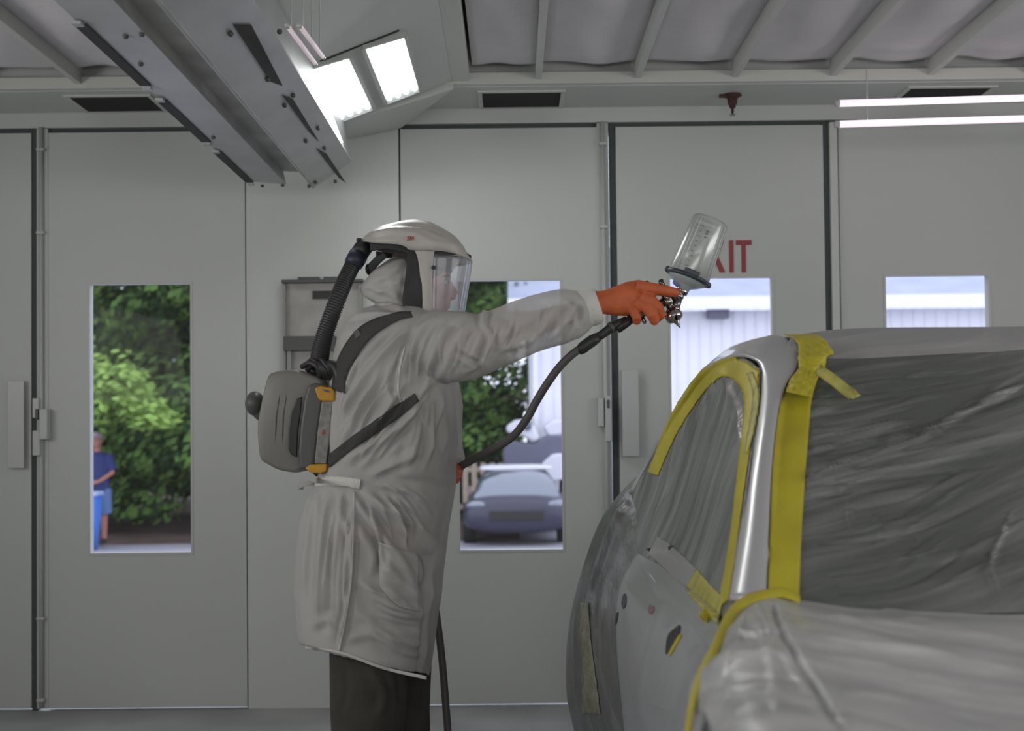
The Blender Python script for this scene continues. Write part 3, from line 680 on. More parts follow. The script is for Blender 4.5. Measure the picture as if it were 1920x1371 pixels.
# body side: belt to sill, from front wing to rear of door
def side_pt(Y, t):
    # t 0 belt .. 1 sill
    k = max(0, min(1, (2.45 - Y) / 0.75))
    belt = Vector((0.385 - 0.15 * k ** 1.2, Y, 0.835 - 0.04 * k)); 
    prof = [(0.0, 0.0), (-0.035, -0.035), (-0.075, -0.12), (-0.085, -0.25), (-0.075, -0.42), (-0.06, -0.60)]
    c = crom(prof, 40)[int(round(t * 39))]
    return belt + Vector((c[0] * (1 - 0.55 * k), 0, c[1]))
G = [[side_pt(Y, j / 29) for j in range(30)] for Y in np.linspace(1.25, 3.80, 70)]
G = np.array([[tuple(p) for p in r] for r in G]); 
# swage line
Q = proj_np(G.reshape(-1, 3)); 
N_ = np.zeros(len(Q))
for poly, w, amp in (([(1222, 1110), (1262, 1135), (1300, 1190), (1345, 1260)], 5, -0.006), ([(1236, 1150), (1228, 1190), (1210, 1250), (1200, 1330)], 5, 0.006), ([(1196, 1050), (1240, 1110), (1310, 1190), (1360, 1260)], 6, 0.006)):
    d_, _, _ = pdist(Q, poly); N_ += amp * np.exp(-(d_ / w) ** 2)
G = G.reshape(-1, 3); G[:, 0] -= N_; G = G.reshape(70, 30, 3)
door = link('door_panel', flip_to(gridmesh('s', G), (-2, 2.5, 1)), M['panel'], car, solid=0.01, soff=-1)
G2 = G.copy(); G2[:, :, 0] = 2 * XC - G2[:, :, 0]
link('door_panel', flip_to(gridmesh('s', G2), (5, 2.5, 1)), M['panel'], car, solid=0.01, soff=-1)
# side window under film
sw = [[(1184, 925, 4.15), (1228, 845, 4.0), (1270, 765, 3.82), (1325, 695, 3.55), (1385, 672, 3.25), (1424, 690, 3.06)],
      [(1186, 960, 4.05), (1232, 920, 3.84), (1282, 850, 3.60), (1335, 790, 3.35), (1385, 770, 3.05), (1420, 775, 2.92)],
      [(1190, 1000, 3.92), (1234, 990, 3.62), (1284, 960, 3.34), (1330, 930, 3.05), (1370, 910, 2.82), (1402, 900, 2.70)],
      [(1196, 1036, 3.80), (1236, 1066, 3.36), (1275, 1103, 3.00), (1310, 1135, 2.74), (1345, 1165, 2.52), (1372, 1150, 2.40)]]
G = surf([[P(*p) for p in r] for r in sw], 70, 80)
side = link('side_window_film', flip_to(gridmesh('sw', G), (-2, 2.5, 1.6)), M['film_side'], car, solid=0.004, soff=-1)
sculpt_strokes = [([(1354, 698), (1300, 790), (1245, 930), (1212, 1030)], 4, 0.010), ([(1354, 698), (1385, 770), (1388, 830)], 4, 0.007), ([(1354, 698), (1340, 780), (1330, 840)], 3, 0.005),
                  ([(1365, 730), (1375, 790), (1372, 850)], 3, 0.004), ([(1320, 760), (1290, 860), (1262, 950)], 3, 0.004), ([(1250, 930), (1230, 990), (1210, 1040)], 3, 0.004)]
def sheet_sculpt(o, strokes):
    me = o.data; off = wloc(o); A = getv(me) + np.array(off); N = getn(me); Q = proj_np(A); Dd = np.zeros(len(A))
    for poly, w, amp in strokes:
        d_, s_, t_ = pdist(Q, poly); Dd += amp * np.exp(-(d_ / w) ** 2) * np.clip(np.minimum(t_ + 0.1, 1.05 - t_) * 5, 0, 1)
    A += N * Dd[:, None]; setv(me, A - np.array(off))
sheet_sculpt(side, sculpt_strokes)
me2 = side.data.copy(); A = getv(me2); A[:, 0] *= -1; setv(me2, A); me2.flip_normals()
link('side_window_film', me2, None, None, solid=0.004, soff=-1).parent = car
# rear quarter
rq = [[(1215, 1025, 3.74), (1190, 930, 4.12), (1205, 885, 4.3), (1240, 850, 4.6)],
      [(1212, 1050, 3.74), (1162, 962, 4.1), (1150, 942, 4.35), (1165, 925, 4.7)],
      [(1195, 1095, 3.74), (1130, 1040, 4.1), (1110, 1015, 4.4), (1120, 1000, 4.75)],
      [(1180, 1180, 3.74), (1105, 1170, 4.1), (1070, 1160, 4.45), (1080, 1140, 4.8)],
      [(1176, 1320, 3.74), (1100, 1310, 4.1), (1062, 1290, 4.45), (1072, 1270, 4.8)],
      [(1186, 1420, 3.74), (1118, 1400, 4.1), (1078, 1380, 4.45), (1086, 1330, 4.8)]]
G = surf([[P(*p) for p in r] for r in rq], 60, 50)
quarter = link('rear_quarter_film', flip_to(gridmesh('q', G), (-2, 3.5, 1.2)), M['film_rear'], car, solid=0.004, soff=-1)
sheet_sculpt(quarter, [([(1175, 945), (1150, 985), (1125, 1060), (1108, 1110), (1100, 1200), (1102, 1330)], 5, 0.02), ([(1190, 960), (1160, 1040), (1130, 1110), (1125, 1180)], 4, 0.008), ([(1085, 1120), (1080, 1200), (1084, 1330)], 4, 0.01)])
me2 = quarter.data.copy(); A = getv(me2); A[:, 0] *= -1; setv(me2, A); me2.flip_normals()
link('rear_quarter_film', me2, None, None, solid=0.004, soff=-1).parent = car
# boot closing the rear
br = [rowP((1210, 900, 4.3), (1340, 860, 4.45), (1500, 850, 4.5), c=(4.5, P(1600, 850, 4.5).z)),
      [Vector(p) for p in mirror_row([Vector((0.42, 4.82, 0.93)), Vector((0.6, 4.85, 0.95)), Vector((0.9, 4.88, 0.96)), Vector((XC, 4.9, 0.96))])],
      [Vector(p) for p in mirror_row([Vector((0.33, 5.0, 0.80)), Vector((0.6, 5.06, 0.86)), Vector((0.9, 5.1, 0.87)), Vector((XC, 5.12, 0.87))])],
      [Vector(p) for p in mirror_row([Vector((0.30, 5.02, 0.30)), Vector((0.6, 5.1, 0.28)), Vector((0.9, 5.14, 0.28)), Vector((XC, 5.15, 0.28))])]]
link('boot_film', flip_to(gridmesh('b', surf(br, 40, 60)), (XC, 7, 3)), M['film_roof'], car, solid=0.004, soff=-1)
# windscreen pillar and roof rail: one painted strip
inner = [(1362, 1125, 2.40), (1385, 1000, 2.58), (1400, 892, 2.74), (1414, 804, 2.88), (1425, 731, 3.0), (1425, 690, 3.07), (1408, 671, 3.14), (1375, 666, 3.27), (1335, 682, 3.46), (1300, 716, 3.62), (1268, 766, 3.78), (1228, 842, 3.98), (1184, 927, 4.15)]
outer = [(1440, 1118, 2.36), (1444, 1000, 2.53), (1449, 892, 2.69), (1458, 800, 2.83), (1470, 731, 2.95), (1492, 690, 3.03), (1494, 655, 3.12), (1460, 629, 3.25), (1402, 638, 3.42), (1355, 660, 3.56), (1298, 715, 3.74), (1240, 808, 3.98), (1178, 925, 4.17)]
I_ = crom(inner, 120); O_ = crom(outer, 120); G = []
for i in range(120):
    row = []
    for j in range(15):
        u = j / 14; q = I_[i] + (O_[i] - I_[i]) * u; b = math.sin(math.pi * u)
        row.append(P(q[0], q[1], q[2] - 0.035 * b ** 0.7 * min(1, (120 - i) / 40)))
    G.append(row)
pillar = link('windscreen_pillar', flip_to(gridmesh('p', G), CAM), M['paint'], car, solid=0.01, soff=-1)
me2 = pillar.data.copy(); A = getv(me2); A[:, 0] *= -1; setv(me2, A); me2.flip_normals()
link('windscreen_pillar', me2, None, None, solid=0.01, soff=-1).parent = car
# tape
BV = bvh_of([wind, roof, hood, door, side, quarter, pillar])
def tape(name, left, right, n, m, off=0.004, mt='tape', bulge=0.001, jag=0.0, label=None):
    G = drape(BV, left, right, n, m, off, bulge=bulge)
    if jag:
        for i in range(n):
            for e in (0, -1):
                d = G[i][e] - G[i][1 if e == 0 else -2]; G[i][e] += d * jag * noise.noise(Vector((i * 0.7, e * 3.1, 0)))
    o = link(name, flip_to(gridmesh(name, G), CAM), M[mt], car, solid=0.0015, soff=1)
    if label: o['label'] = label
    return o
tape('windscreen_tape', [(1440, 1112), (1444, 1000), (1448, 892), (1456, 804), (1468, 740), (1486, 705)], [(1498, 1130), (1503, 1000), (1510, 892), (1517, 804), (1522, 750), (1536, 700)], 70, 9, 0.006, label='wide yellow masking tape down the windscreen edge')
def ribbon(name, left, right, n, m, mt='tape', bulge=0.0, jag=0.0, crumple=0.0, label=None):
    L_, R_ = crom(left, n), crom(right, n); G = []
    for i in range(n):
        row = []
        for j in range(m):
            u = j / (m - 1); q = L_[i] + (R_[i] - L_[i]) * u
            if jag and j in (0, m - 1): q = q + np.array((jag * noise.noise(Vector((i * .6, j, 1))), 0, 0))
            p = P(q[0], q[1], q[2] - bulge * math.sin(math.pi * u)); p.y -= crumple * (noise.noise(Vector((i * .35, j * .5, 5))) + .6 * noise.noise(Vector((i * .9, j * 1.1, 9)))); row.append(p)
        G.append(row)
    o = link(name, flip_to(gridmesh(name, G), CAM), M[mt], car, solid=0.0015, soff=1)
    if label: o['label'] = label
    return o
ribbon('roof_corner_tape', [(1470, 628, 3.24), (1486, 634, 3.17), (1497, 648, 3.10), (1497, 672, 3.03), (1497, 692, 2.99), (1482, 712, 2.96), (1474, 735, 2.92)], [(1532, 628, 3.20), (1548, 640, 3.10), (1563, 662, 3.03), (1552, 668, 3.0), (1545, 690, 2.98), (1530, 715, 2.93), (1521, 745, 2.88)], 60, 16, bulge=0.02, crumple=0.010, label='crumpled yellow tape folded over the roof corner')
tape('window_tape', [(1234, 892), (1248, 858), (1272, 808), (1304, 757), (1332, 722), (1358, 706), (1383, 718), (1395, 745), (1392, 804), (1382, 892), (1370, 1000), (1352, 1110), (1348, 1140)],
     [(1214, 886), (1226, 858), (1250, 795), (1282, 738), (1318, 692), (1366, 671), (1406, 676), (1425, 700), (1424, 731), (1413, 804), (1399, 892), (1384, 1000), (1366, 1125)], 130, 9, 0.005, mt='tape', jag=0.7)
tape('window_tape_crinkle', [(1400, 700), (1412, 740), (1404, 800), (1396, 850)], [(1412, 698), (1424, 740), (1416, 800), (1402, 850)], 40, 6, 0.012, mt='tapelight', bulge=0.004, jag=1.0)
tape('belt_film_edge', [(1216, 1040), (1245, 1066), (1285, 1108)], [(1232, 1006), (1265, 1028), (1312, 1072)], 24, 8, 0.005, mt='film_roof', jag=0.4)
tape('belt_tape', [(1284, 1108), (1305, 1130), (1346, 1172)], [(1306, 1066), (1335, 1100), (1356, 1120)], 24, 8, 0.006, mt='tapelight', jag=0.5)
ribbon('wing_tape', [(1500, 1118, 2.31), (1470, 1104, 2.33), (1440, 1106, 2.33), (1405, 1114, 2.33), (1374, 1134, 2.27), (1352, 1168, 2.19), (1332, 1215, 2.06), (1308, 1262, 1.97), (1291, 1325, 1.84), (1284, 1385, 1.74)],
     [(1500, 1132, 2.29), (1470, 1122, 2.31), (1440, 1124, 2.31), (1410, 1132, 2.29), (1386, 1151, 2.24), (1366, 1182, 2.15), (1345, 1229, 2.02), (1321, 1276, 1.93), (1302, 1330, 1.82), (1295, 1385, 1.73)], 90, 7, bulge=0.006, jag=1.5, crumple=.003, label='thin yellow tape line along the edge of the bonnet film')
# scrunched tape in belt corner
mb = MB()
for k in range(9):
    p = P(1325 + random.uniform(-6, 14), 1155 + random.uniform(-12, 12), 2.55)
    h = BV.ray_cast(CAM, (p - CAM).normalized()); q = h[0] if h[0] else p
    a = Vector((random.uniform(-1, 1), random.uniform(-1, 1), random.uniform(-1, 1))).normalized(); b = a.orthogonal().normalized()
    mb.obox(q, a * 0.012, b * 0.006, a.cross(b) * 0.0008)
mb.build('scrunched_tape', M['tape'], car, smooth=False)
# loose tail of tape
pts = [P(1533, 692, 2.95), P(1562, 712, 2.90), P(1588, 733, 2.86), P(1606, 745, 2.82)]
Gt = []
for i, p in enumerate(crom(pts, 14)):
    w = Vector((0.008, 0.002, 0.010)) if i < 12 else Vector((0.010, 0.002, 0.004)); Gt.append([Vector(p) - w, Vector(p) + w * 0.2 + Vector((0, -0.002, 0)), Vector(p) + w])
link('loose_tape_end', flip_to(gridmesh('lt', Gt), CAM), M['tapelight'], car, solid=0.001)
# body holes and slots
def blob(name, poly, m, par, off=0.002, n=18, th=0.002):
    pts = crom(poly + [poly[0]], n + 1)[:-1]; ring = []
    for q in pts:
        d = ray(q[0], q[1]); h = BV.ray_cast(CAM, d); ring.append(h[0] - d * off if h[0] else P(q[0], q[1], 2.8))
    c = sum(ring, Vector()) / len(ring)
    mb = MB(); v = ring + [c]; k = len(ring)
    mb.add(v, [(i, (i + 1) % k, k) for i in range(k)])
    return link(name, flip_to(mb.mesh(name), CAM), m, par, solid=th, soff=1, smooth=False)
blob('mirror_hole', [(1251, 1200), (1256, 1188), (1268, 1178), (1276, 1172), (1274, 1190), (1262, 1212), (1254, 1224), (1249, 1226)], M['black'], car)
blob('hole_tape', [(1254, 1226), (1262, 1212), (1274, 1192), (1278, 1192), (1268, 1212), (1256, 1230)], M['tape'], car, 0.0045)
blob('handle_hole', [(1166, 1132), (1168, 1120), (1172, 1113), (1175, 1120), (1174, 1135), (1169, 1142)], M['gap'], car)
blob('lock_hole', [(1154, 1165), (1156, 1152), (1160, 1148), (1158, 1162), (1155, 1172)], M['black'], car)
blob('red_mark', [(1216, 1142), (1220, 1135), (1227, 1138), (1226, 1148), (1219, 1152)], mat('faint_red_filler', (0.30, 0.17, 0.18), 0.5), car)
blob('film_nick', [(1254, 1026), (1262, 1023), (1258, 1030), (1255, 1033)], M['slot'], car, 0.006)
blob('film_nick', [(1212, 1030), (1219, 1028), (1216, 1033)], M['slot'], car, 0.006)
qt = tape('quarter_tape', [(1088, 1130), (1087, 1200), (1090, 1270), (1092, 1340)], [(1103, 1130), (1108, 1200), (1117, 1270), (1126, 1340)], 30, 6, 0.006, mt='tapelight', jag=0.4)
qt.data.materials[0] = mat('pale_aged_tape', (0.36, 0.345, 0.26), 0.5, noise_amt=0.4, nscale=20, bump=0.5, bscale=60)
# wheels
for (x, y) in ((0.40, 1.35), (0.42, 4.35), (2 * XC - 0.40, 1.35), (2 * XC - 0.42, 4.35)):
    w = MB().lathe((x - 0.1, y, 0.31), (1, 0, 0), [(0, 0.20), (0.0, 0.28), (0.02, 0.305), (0.04, 0.31), (0.16, 0.31), (0.18, 0.305), (0.20, 0.28), (0.20, 0.2)], 32).build('tyre', M['tyre'], car)
    MB().lathe((x - 0.09, y, 0.31), (1, 0, 0), [(0, 0.03), (0.0, 0.19), (0.02, 0.20), (0.16, 0.20), (0.18, 0.19), (0.18, 0.02)], 24).build('wheel_rim', M['chrome'], car)
MB().box(0.45, 2 * XC - 0.45, 0.9, 4.9, 0.18, 0.28).build('underbody', M['black'], car, smooth=False)

# ------------------------------------------------------------------ the painter
YP = 4.0
painter = empty('person', (P(715, 800, YP).x, YP, 0.0), 'painter in translucent white coverall, clear-visored helmet and orange glove, arm outstretched with the spray gun', 'person')
K = YP / FPX
def trow(xl, yl, xr, yr, hd, p=2.4, yc=YP, n=48, tz=0.0):
    a, b = P(xl, yl, yc), P(xr, yr, yc); c = (a + b) / 2
    return superring(c, (b - a) / 2, Vector((0, hd, -tz)), n, p)
torso = MB().loft([trow(712, 572, 790, 578, .07), trow(690, 580, 808, 582, .13), trow(655, 597, 838, 600, .195), trow(636, 630, 850, 632, .225), trow(628, 670, 853, 670, .235), trow(620, 720, 855, 720, .24), trow(614, 800, 858, 800, .245),
                   trow(608, 860, 858, 868, .24), trow(598, 893, 857, 900, .228), trow(592, 910, 855, 920, .222), trow(576, 935, 850, 950, .235), trow(562, 985, 840, 1000, .25), trow(556, 1050, 830, 1070, .257), trow(557, 1110, 823, 1140, .26), trow(561, 1160, 815, 1205, .262, tz=.03), trow(566, 1203, 806, 1262, .262, tz=.045), trow(568, 1209, 803, 1268, .258, tz=.047), trow(590, 1190, 790, 1240, .23, tz=.04)])
def srings(pts, sq=1.0):
    mb = MB(); path = [P(p[0], p[1], p[3]) for p in pts]; mb.tube(path, [p[2] * K for p in pts], 28); return mb
sleeve = srings([(745, 655, 52, 3.93), (775, 652, 62, 3.90), (815, 651, 65, 3.86), (850, 650, 63, 3.84), (880, 648, 60, 3.83), (905, 643, 55, 3.82), (935, 632, 53, 3.82), (975, 617, 51.5, 3.82), (1015, 604, 50, 3.82), (1050, 594, 48.5, 3.82), (1075, 588, 45, 3.82), (1090, 583, 38, 3.82), (1100, 580, 32, 3.82)])
sleeve2 = srings([(755, 650, 55, 4.12), (800, 700, 60, 4.20), (820, 770, 52, 4.24), (825, 830, 44, 4.22), (835, 865, 38, 4.14), (840, 880, 32, 4.10)])
hood = MB().loft([trow(738, 482, 766, 480, .03), trow(722, 492, 778, 488, .075), trow(700, 510, 786, 508, .098), trow(684, 530, 788, 530, .108), trow(675, 545, 786, 550, .11), trow(686, 558, 782, 566, .10), trow(706, 570, 785, 580, .09), trow(700, 592, 800, 594, .12)])
coat_me = fuse([torso, sleeve, sleeve2, hood], 0.0052, 7, 'coverall')
strokes = [  # back / shoulder / torso diagonal folds
    ([(905, 590), (915, 640), (890, 690)], 5, -.008), ([(912, 572), (906, 600), (918, 640), (900, 680)], 5, .012), ([(880, 600), (850, 650), (835, 700)], 6, .008), ([(850, 592), (820, 640), (805, 690), (790, 735)], 6, .008),
    ([(820, 590), (785, 620), (760, 670), (745, 720)], 6, .007), ([(790, 600), (740, 640), (700, 690), (660, 745), (640, 790)], 7, .009), ([(760, 620), (710, 665), (665, 720), (640, 760)], 6, .006),
    ([(835, 690), (790, 735), (760, 790), (690, 840), (640, 870)], 8, .009), ([(750, 660), (735, 720), (750, 760)], 5, -.007), ([(725, 670), (690, 735), (655, 800), (632, 850)], 6, .007), ([(770, 700), (720, 770), (670, 830)], 6, .006),
    ([(850, 655), (900, 690), (870, 710)], 5, -.005), ([(870, 610), (860, 660), (845, 700)], 4, .006), ([(940, 585), (960, 620), (950, 665)], 9, -.005), ([(985, 655), (1020, 610), (1050, 560)], 7, .008), ([(1000, 560), (1060, 552)], 7, .005),
    ([(1025, 640), (1060, 600), (1085, 560)], 6, .007), ([(1050, 640), (1075, 600)], 4, -.006), ([(930, 660), (980, 640), (1010, 615)], 7, .006), ([(1065, 550), (1085, 580), (1085, 615)], 5, -.006),
    ([(820, 720), (830, 780), (838, 850)], 6, .006), ([(800, 730), (805, 800), (815, 860)], 6, .004), ([(780, 760), (775, 830), (760, 880)], 8, .005), ([(845, 730), (853, 790), (852, 860)], 5, .004),
    ([(760, 780), (720, 830), (670, 880)], 7, .006), ([(800, 840), (740, 870), (690, 895)], 7, .005), ([(625, 730), (622, 790), (618, 850)], 4, .004),
    # skirt pleats
    ([(600, 915), (585, 960), (572, 1040), (570, 1150)], 6, .007), ([(620, 915), (607, 980), (600, 1080), (598, 1190)], 7, .007), ([(640, 915), (640, 960), (655, 1010), (660, 1060)], 5, .006), ([(655, 912), (680, 960), (720, 1010), (760, 1060), (785, 1120)], 7, .012),
    ([(665, 935), (690, 990), (715, 1040), (705, 1090)], 8, -.009), ([(672, 915), (720, 950), (780, 985), (815, 1030), (820, 1070)], 8, .012), ([(690, 955), (745, 1000), (800, 1050), (808, 1110)], 8, -.007), ([(660, 925), (662, 1000), (658, 1090), (645, 1170), (635, 1225)], 4, .009), ([(650, 940), (640, 1020), (620, 1120), (600, 1200)], 9, -.005),
    ([(665, 1080), (710, 1120), (770, 1150), (800, 1150)], 10, .008), ([(665, 1120), (720, 1165), (780, 1180)], 9, -.006), ([(790, 1090), (800, 1150), (795, 1220)], 6, -.008), ([(580, 1180), (620, 1160), (650, 1190)], 8, .005), ([(640, 1200), (700, 1190), (760, 1230)], 9, .005),
    ([(815, 1040), (805, 1120), (800, 1200), (798, 1265)], 5, .008), ([(710, 1060), (750, 1085), (790, 1130)], 7, .007), ([(720, 1090), (760, 1115), (785, 1150)], 5, -.005), ([(700, 905), (760, 920), (820, 950)], 8, .005), ([(740, 900), (800, 905), (845, 920)], 8, -.003),
    # hood folds
    ([(672, 545), (700, 560), (740, 575), (765, 590)], 4, .006), ([(690, 545), (730, 525), (765, 500)], 6, -.004), ([(768, 495), (764, 530), (760, 575)], 4, .004), ([(700, 530), (740, 540), (765, 570)], 6, -.003), ([(640, 600), (690, 590), (740, 590), (770, 592)], 4, .004)]
random.seed(21)
def fam(n, a0, a1, b0, b1, sag, w, amp):
    for k in range(n):
        u = (k + random.uniform(.1, .9)) / n; v = min(1, max(0, u + random.uniform(-.12, .12)))
        p = (a0[0] + (a1[0] - a0[0]) * u, a0[1] + (a1[1] - a0[1]) * u); q = (b0[0] + (b1[0] - b0[0]) * v, b0[1] + (b1[1] - b0[1]) * v)
        t0_, t1_ = random.uniform(0, .3), random.uniform(.65, 1)
        f = lambda t: (p[0] + (q[0] - p[0]) * t + sag[0] * math.sin(math.pi * t), p[1] + (q[1] - p[1]) * t + sag[1] * math.sin(math.pi * t))
        strokes.append(([f(t0_), f((t0_ * 2 + t1_) / 3), f((t0_ + 2 * t1_) / 3), f(t1_)], random.uniform(*w), random.uniform(*amp)))
fam(12, (690, 625), (830, 720), (625, 800), (690, 885), (-14, 14), (2.2, 4), (.003, .007))
fam(8, (770, 605), (850, 600), (735, 740), (830, 705), (-12, 0), (2.2, 3.5), (.003, .006))
fam(7, (790, 740), (852, 735), (740, 890), (855, 890), (6, 0), (2.5, 4.5), (.002, .005))
fam(10, (665, 915), (735, 905), (700, 1120), (830, 1010), (10, -14), (2.5, 4.5), (.003, .008))
fam(9, (595, 915), (672, 915), (565, 1180), (655, 1200), (-5, 0), (2.2, 4), (.003, .006))
fam(7, (670, 1090), (700, 1200), (800, 1120), (800, 1245), (0, 10), (3, 6), (.002, .005))
fam(9, (900, 595), (1080, 550), (870, 690), (1050, 640), (8, 0), (2.2, 4), (.002, .005))
sculpt(coat_me, [(a_, b_, c_ * 1.5) for a_, b_, c_ in strokes])
A = getv(coat_me); N = getn(coat_me)
nz = np.array([noise.noise(Vector((p[0] * 9, p[1] * 9, p[2] * 5))) * 0.006 + noise.noise(Vector((p[0] * 22 + 7, p[1] * 22, p[2] * 10))) * 0.0025 for p in A])
setv(coat_me, A + N * nz[:, None])
coat = link('coverall', coat_me, M['coat'], painter)
CB = bvh_of([coat])
def onto(bv, px, py, off=0.003, fb=YP - 0.2):
    d = ray(px, py); h = bv.ray_cast(CAM, d); return (h[0] - d * off) if h[0] else P(px, py, fb)
# cuffs, waistband, seams, pocket
MB().tube([P(1088, 584, 3.82), P(1096, 580, 3.82), P(1104, 578, 3.82), P(1112, 576, 3.82), P(1120, 575, 3.82), P(1123, 574, 3.82)], [34 * K, 35 * K, 33 * K, 33.5 * K, 32 * K, 27 * K], 30).build('elastic_cuff', M['cuff'], coat)
def cloth_strip(bv, name, left, right, n, m, off, mt, parent, th=0.001, bulge=0.0):
    G = drape(bv, left, right, n, m, off, fallback=3.8, bulge=bulge); return link(name, flip_to(gridmesh(name, G), CAM), M[mt], parent, solid=th, soff=1)
wb = cloth_strip(CB, 'waistband', [(592, 897), (620, 893), (650, 895), (677, 899)], [(590, 912), (620, 911), (650, 913), (674, 918)], 40, 6, 0.005, 'cuff', coat, bulge=0.003)
cloth_strip(CB, 'side_seam', [(662, 922), (661, 1000), (657, 1090), (645, 1170), (633, 1220)], [(665, 922), (664, 1000), (660, 1090), (648, 1170), (637, 1222)], 60, 3, 0.003, 'seam', coat)
cloth_strip(CB, 'armhole_seam', [(757, 650), (748, 690), (745, 730), (752, 765)], [(760, 650), (751, 690), (748, 730), (755, 765)], 30, 3, 0.003, 'seam', coat)
cloth_strip(CB, 'hem', [(572, 1212), (640, 1222), (720, 1250), (800, 1268)], [(572, 1217), (640, 1228), (720, 1256), (800, 1275)], 60, 3, 0.003, 'seam', coat)
cloth_strip(CB, 'patch_pocket', [(709, 1016), (745, 1027), (785, 1040)], [(712, 1100), (745, 1135), (785, 1147)], 24, 24, 0.006, 'coat', coat, bulge=0.004)
mb = MB()
for k in range(3): mb.tube([P(592, 908, 3.93), P(578 - 4 * k, 904 + 3 * k, 3.93), P(566 - 3 * k, 908 + 4 * k, 3.94), P(560 + 4 * k, 912 + 2 * k, 3.95)], 0.004, 6)
mb.build('waist_tie', M['coat'], coat)
# body: one continuous mesh under the clothes
bp = []
bp.append(MB().loft([trow(735, 560, 790, 566, .055), trow(722, 585, 800, 590, .08), trow(685, 610, 820, 615, .16), trow(655, 680, 828, 680, .185), trow(645, 780, 832, 785, .19), trow(640, 880, 832, 885, .19), trow(640, 960, 815, 965, .19), trow(650, 1050, 790, 1060, .18)]))
def bt(pts): return srings(pts)
bp += [bt([(770, 640, 34, 3.90), (860, 645, 30, 3.85), (905, 638, 26, 3.83), (1000, 608, 23, 3.82), (1085, 582, 17, 3.82), (1125, 571, 16, 3.82), (1165, 566, 19, 3.82), (1190, 563, 14, 3.82)]),
       bt([(755, 650, 34, 4.10), (800, 700, 32, 4.20), (822, 770, 27, 4.24), (835, 840, 21, 4.18), (845, 876, 16, 4.08)])]
legc = [(680, 1000, 62, 3.90), (688, 1150, 52, 3.90), (690, 1260, 42, 3.90), (686, 1350, 38, 3.90), (680, 1460, 26, 3.9), (680, 1500, 24, 3.9)]
legf = [(760, 1000, 55, 4.10), (752, 1150, 50, 4.10), (750, 1260, 42, 4.10), (752, 1350, 36, 4.10), (750, 1460, 26, 4.1), (750, 1500, 24, 4.1)]
bp += [bt(legc), bt(legf)]
und = [MB().loft([trow(722, 583, 800, 588, .09), trow(680, 606, 826, 611, .175), trow(650, 680, 836, 680, .20), trow(640, 780, 842, 785, .205), trow(634, 880, 842, 885, .205), trow(636, 960, 826, 965, .205), trow(640, 975, 824, 980, .20)]),
       bt([(760, 640, 45, 3.92), (800, 642, 42, 3.88), (838, 646, 38, 3.85)]), bt([(755, 650, 42, 4.08), (790, 690, 40, 4.16)])]
link('undershirt', fuse(und, 0.008, 3), M['undershirt'], painter)
# head: skull, jaw, brow, nose, lips, chin, ears
def hp(px, py, dy=0.0): return P(px, py, YP + dy)
head = [MB().ell(hp(790, 518), (0.092, 0.074, 0.100)), MB().ell(hp(812, 560), (0.052, 0.055, 0.066)), MB().ell(hp(828, 590), (0.022, 0.03, 0.020)), MB().tube([hp(765, 600), hp(778, 560)], [0.062, 0.058], 20)]
head.append(MB().ell(hp(834, 518), (0.020, 0.050, 0.013)))
head.append(MB().tube([hp(838, 524), hp(846, 540), hp(853, 553)], [0.009, 0.012, 0.014], 12)); head.append(MB().ell(hp(848, 557), (0.013, 0.018, 0.010)))
head.append(MB().ell(hp(839, 569), (0.011, 0.026, 0.006))); head.append(MB().ell(hp(838, 576), (0.011, 0.024, 0.007)))
for s in (-1, 1):
    head.append(MB().ell(hp(828, 545, 0.045 * s), (0.026, 0.018, 0.024)))
    head.append(MB().ell(hp(788, 538, 0.078 * s), (0.016, 0.008, 0.030)))
body = link('body', fuse(bp + head, 0.0045, 2, 'body'), M['skin'], painter)
for s in (-1, 1):
    e = MB().ell(hp(834, 530, 0.032 * s), (0.011, 0.012, 0.009), 16, 10).build('eye', M['eye'], body)
    MB().ell(hp(839, 530, 0.033 * s), (0.0045, 0.005, 0.005), 12, 8).build('iris', M['black'], e)
    MB().tube([hp(838, 519, 0.014 * s), hp(840, 516, 0.032 * s), hp(832, 518, 0.055 * s)], [0.003, 0.005, 0.003], 8).build('eyebrow', M['hair'], body)
hair = fuse([MB().ell(hp(786, 508), (0.098, 0.080, 0.096))], 0.006, 1)
link('hair', hair, M['hair'], painter)
# trousers
def lg(pts, dr): return srings([(a, b, c + dr, d) for a, b, c, d in pts])
tr = fuse([lg([(690, 1010, 70, 3.92), (695, 1150, 69, 3.90), (692, 1240, 66, 3.90), (690, 1330, 63, 3.90), (688, 1420, 56, 3.90), (686, 1492, 50, 3.90)], 6), lg([(750, 1010, 60, 4.08), (748, 1150, 58, 4.09), (750, 1240, 56, 4.10), (748, 1330, 54, 4.10), (752, 1420, 52, 4.1), (752, 1488, 48, 4.1)], 5)], 0.008, 4)
sculpt(tr, [([(640, 1240), (650, 1290), (640, 1340)], 6, -.006), ([(690, 1250), (720, 1300), (710, 1350)], 8, .006), ([(745, 1260), (755, 1320)], 6, -.008)])
link('trousers', tr, M['trousers'], painter)
for yy, cx in ((3.90, 686), (4.10, 752)):
    q = P(cx, 1500, yy); x0 = q.x
    link('shoe', fuse([MB().ell((x0 + 0.05, yy, 0.045), (0.15, 0.05, 0.045)), MB().ell((x0 - 0.03, yy, 0.07), (0.06, 0.045, 0.06)), MB().box(x0 - 0.09, x0 + 0.18, yy - 0.045, yy + 0.045, 0.0, 0.025)], 0.006, 3), M['shoe'], painter)
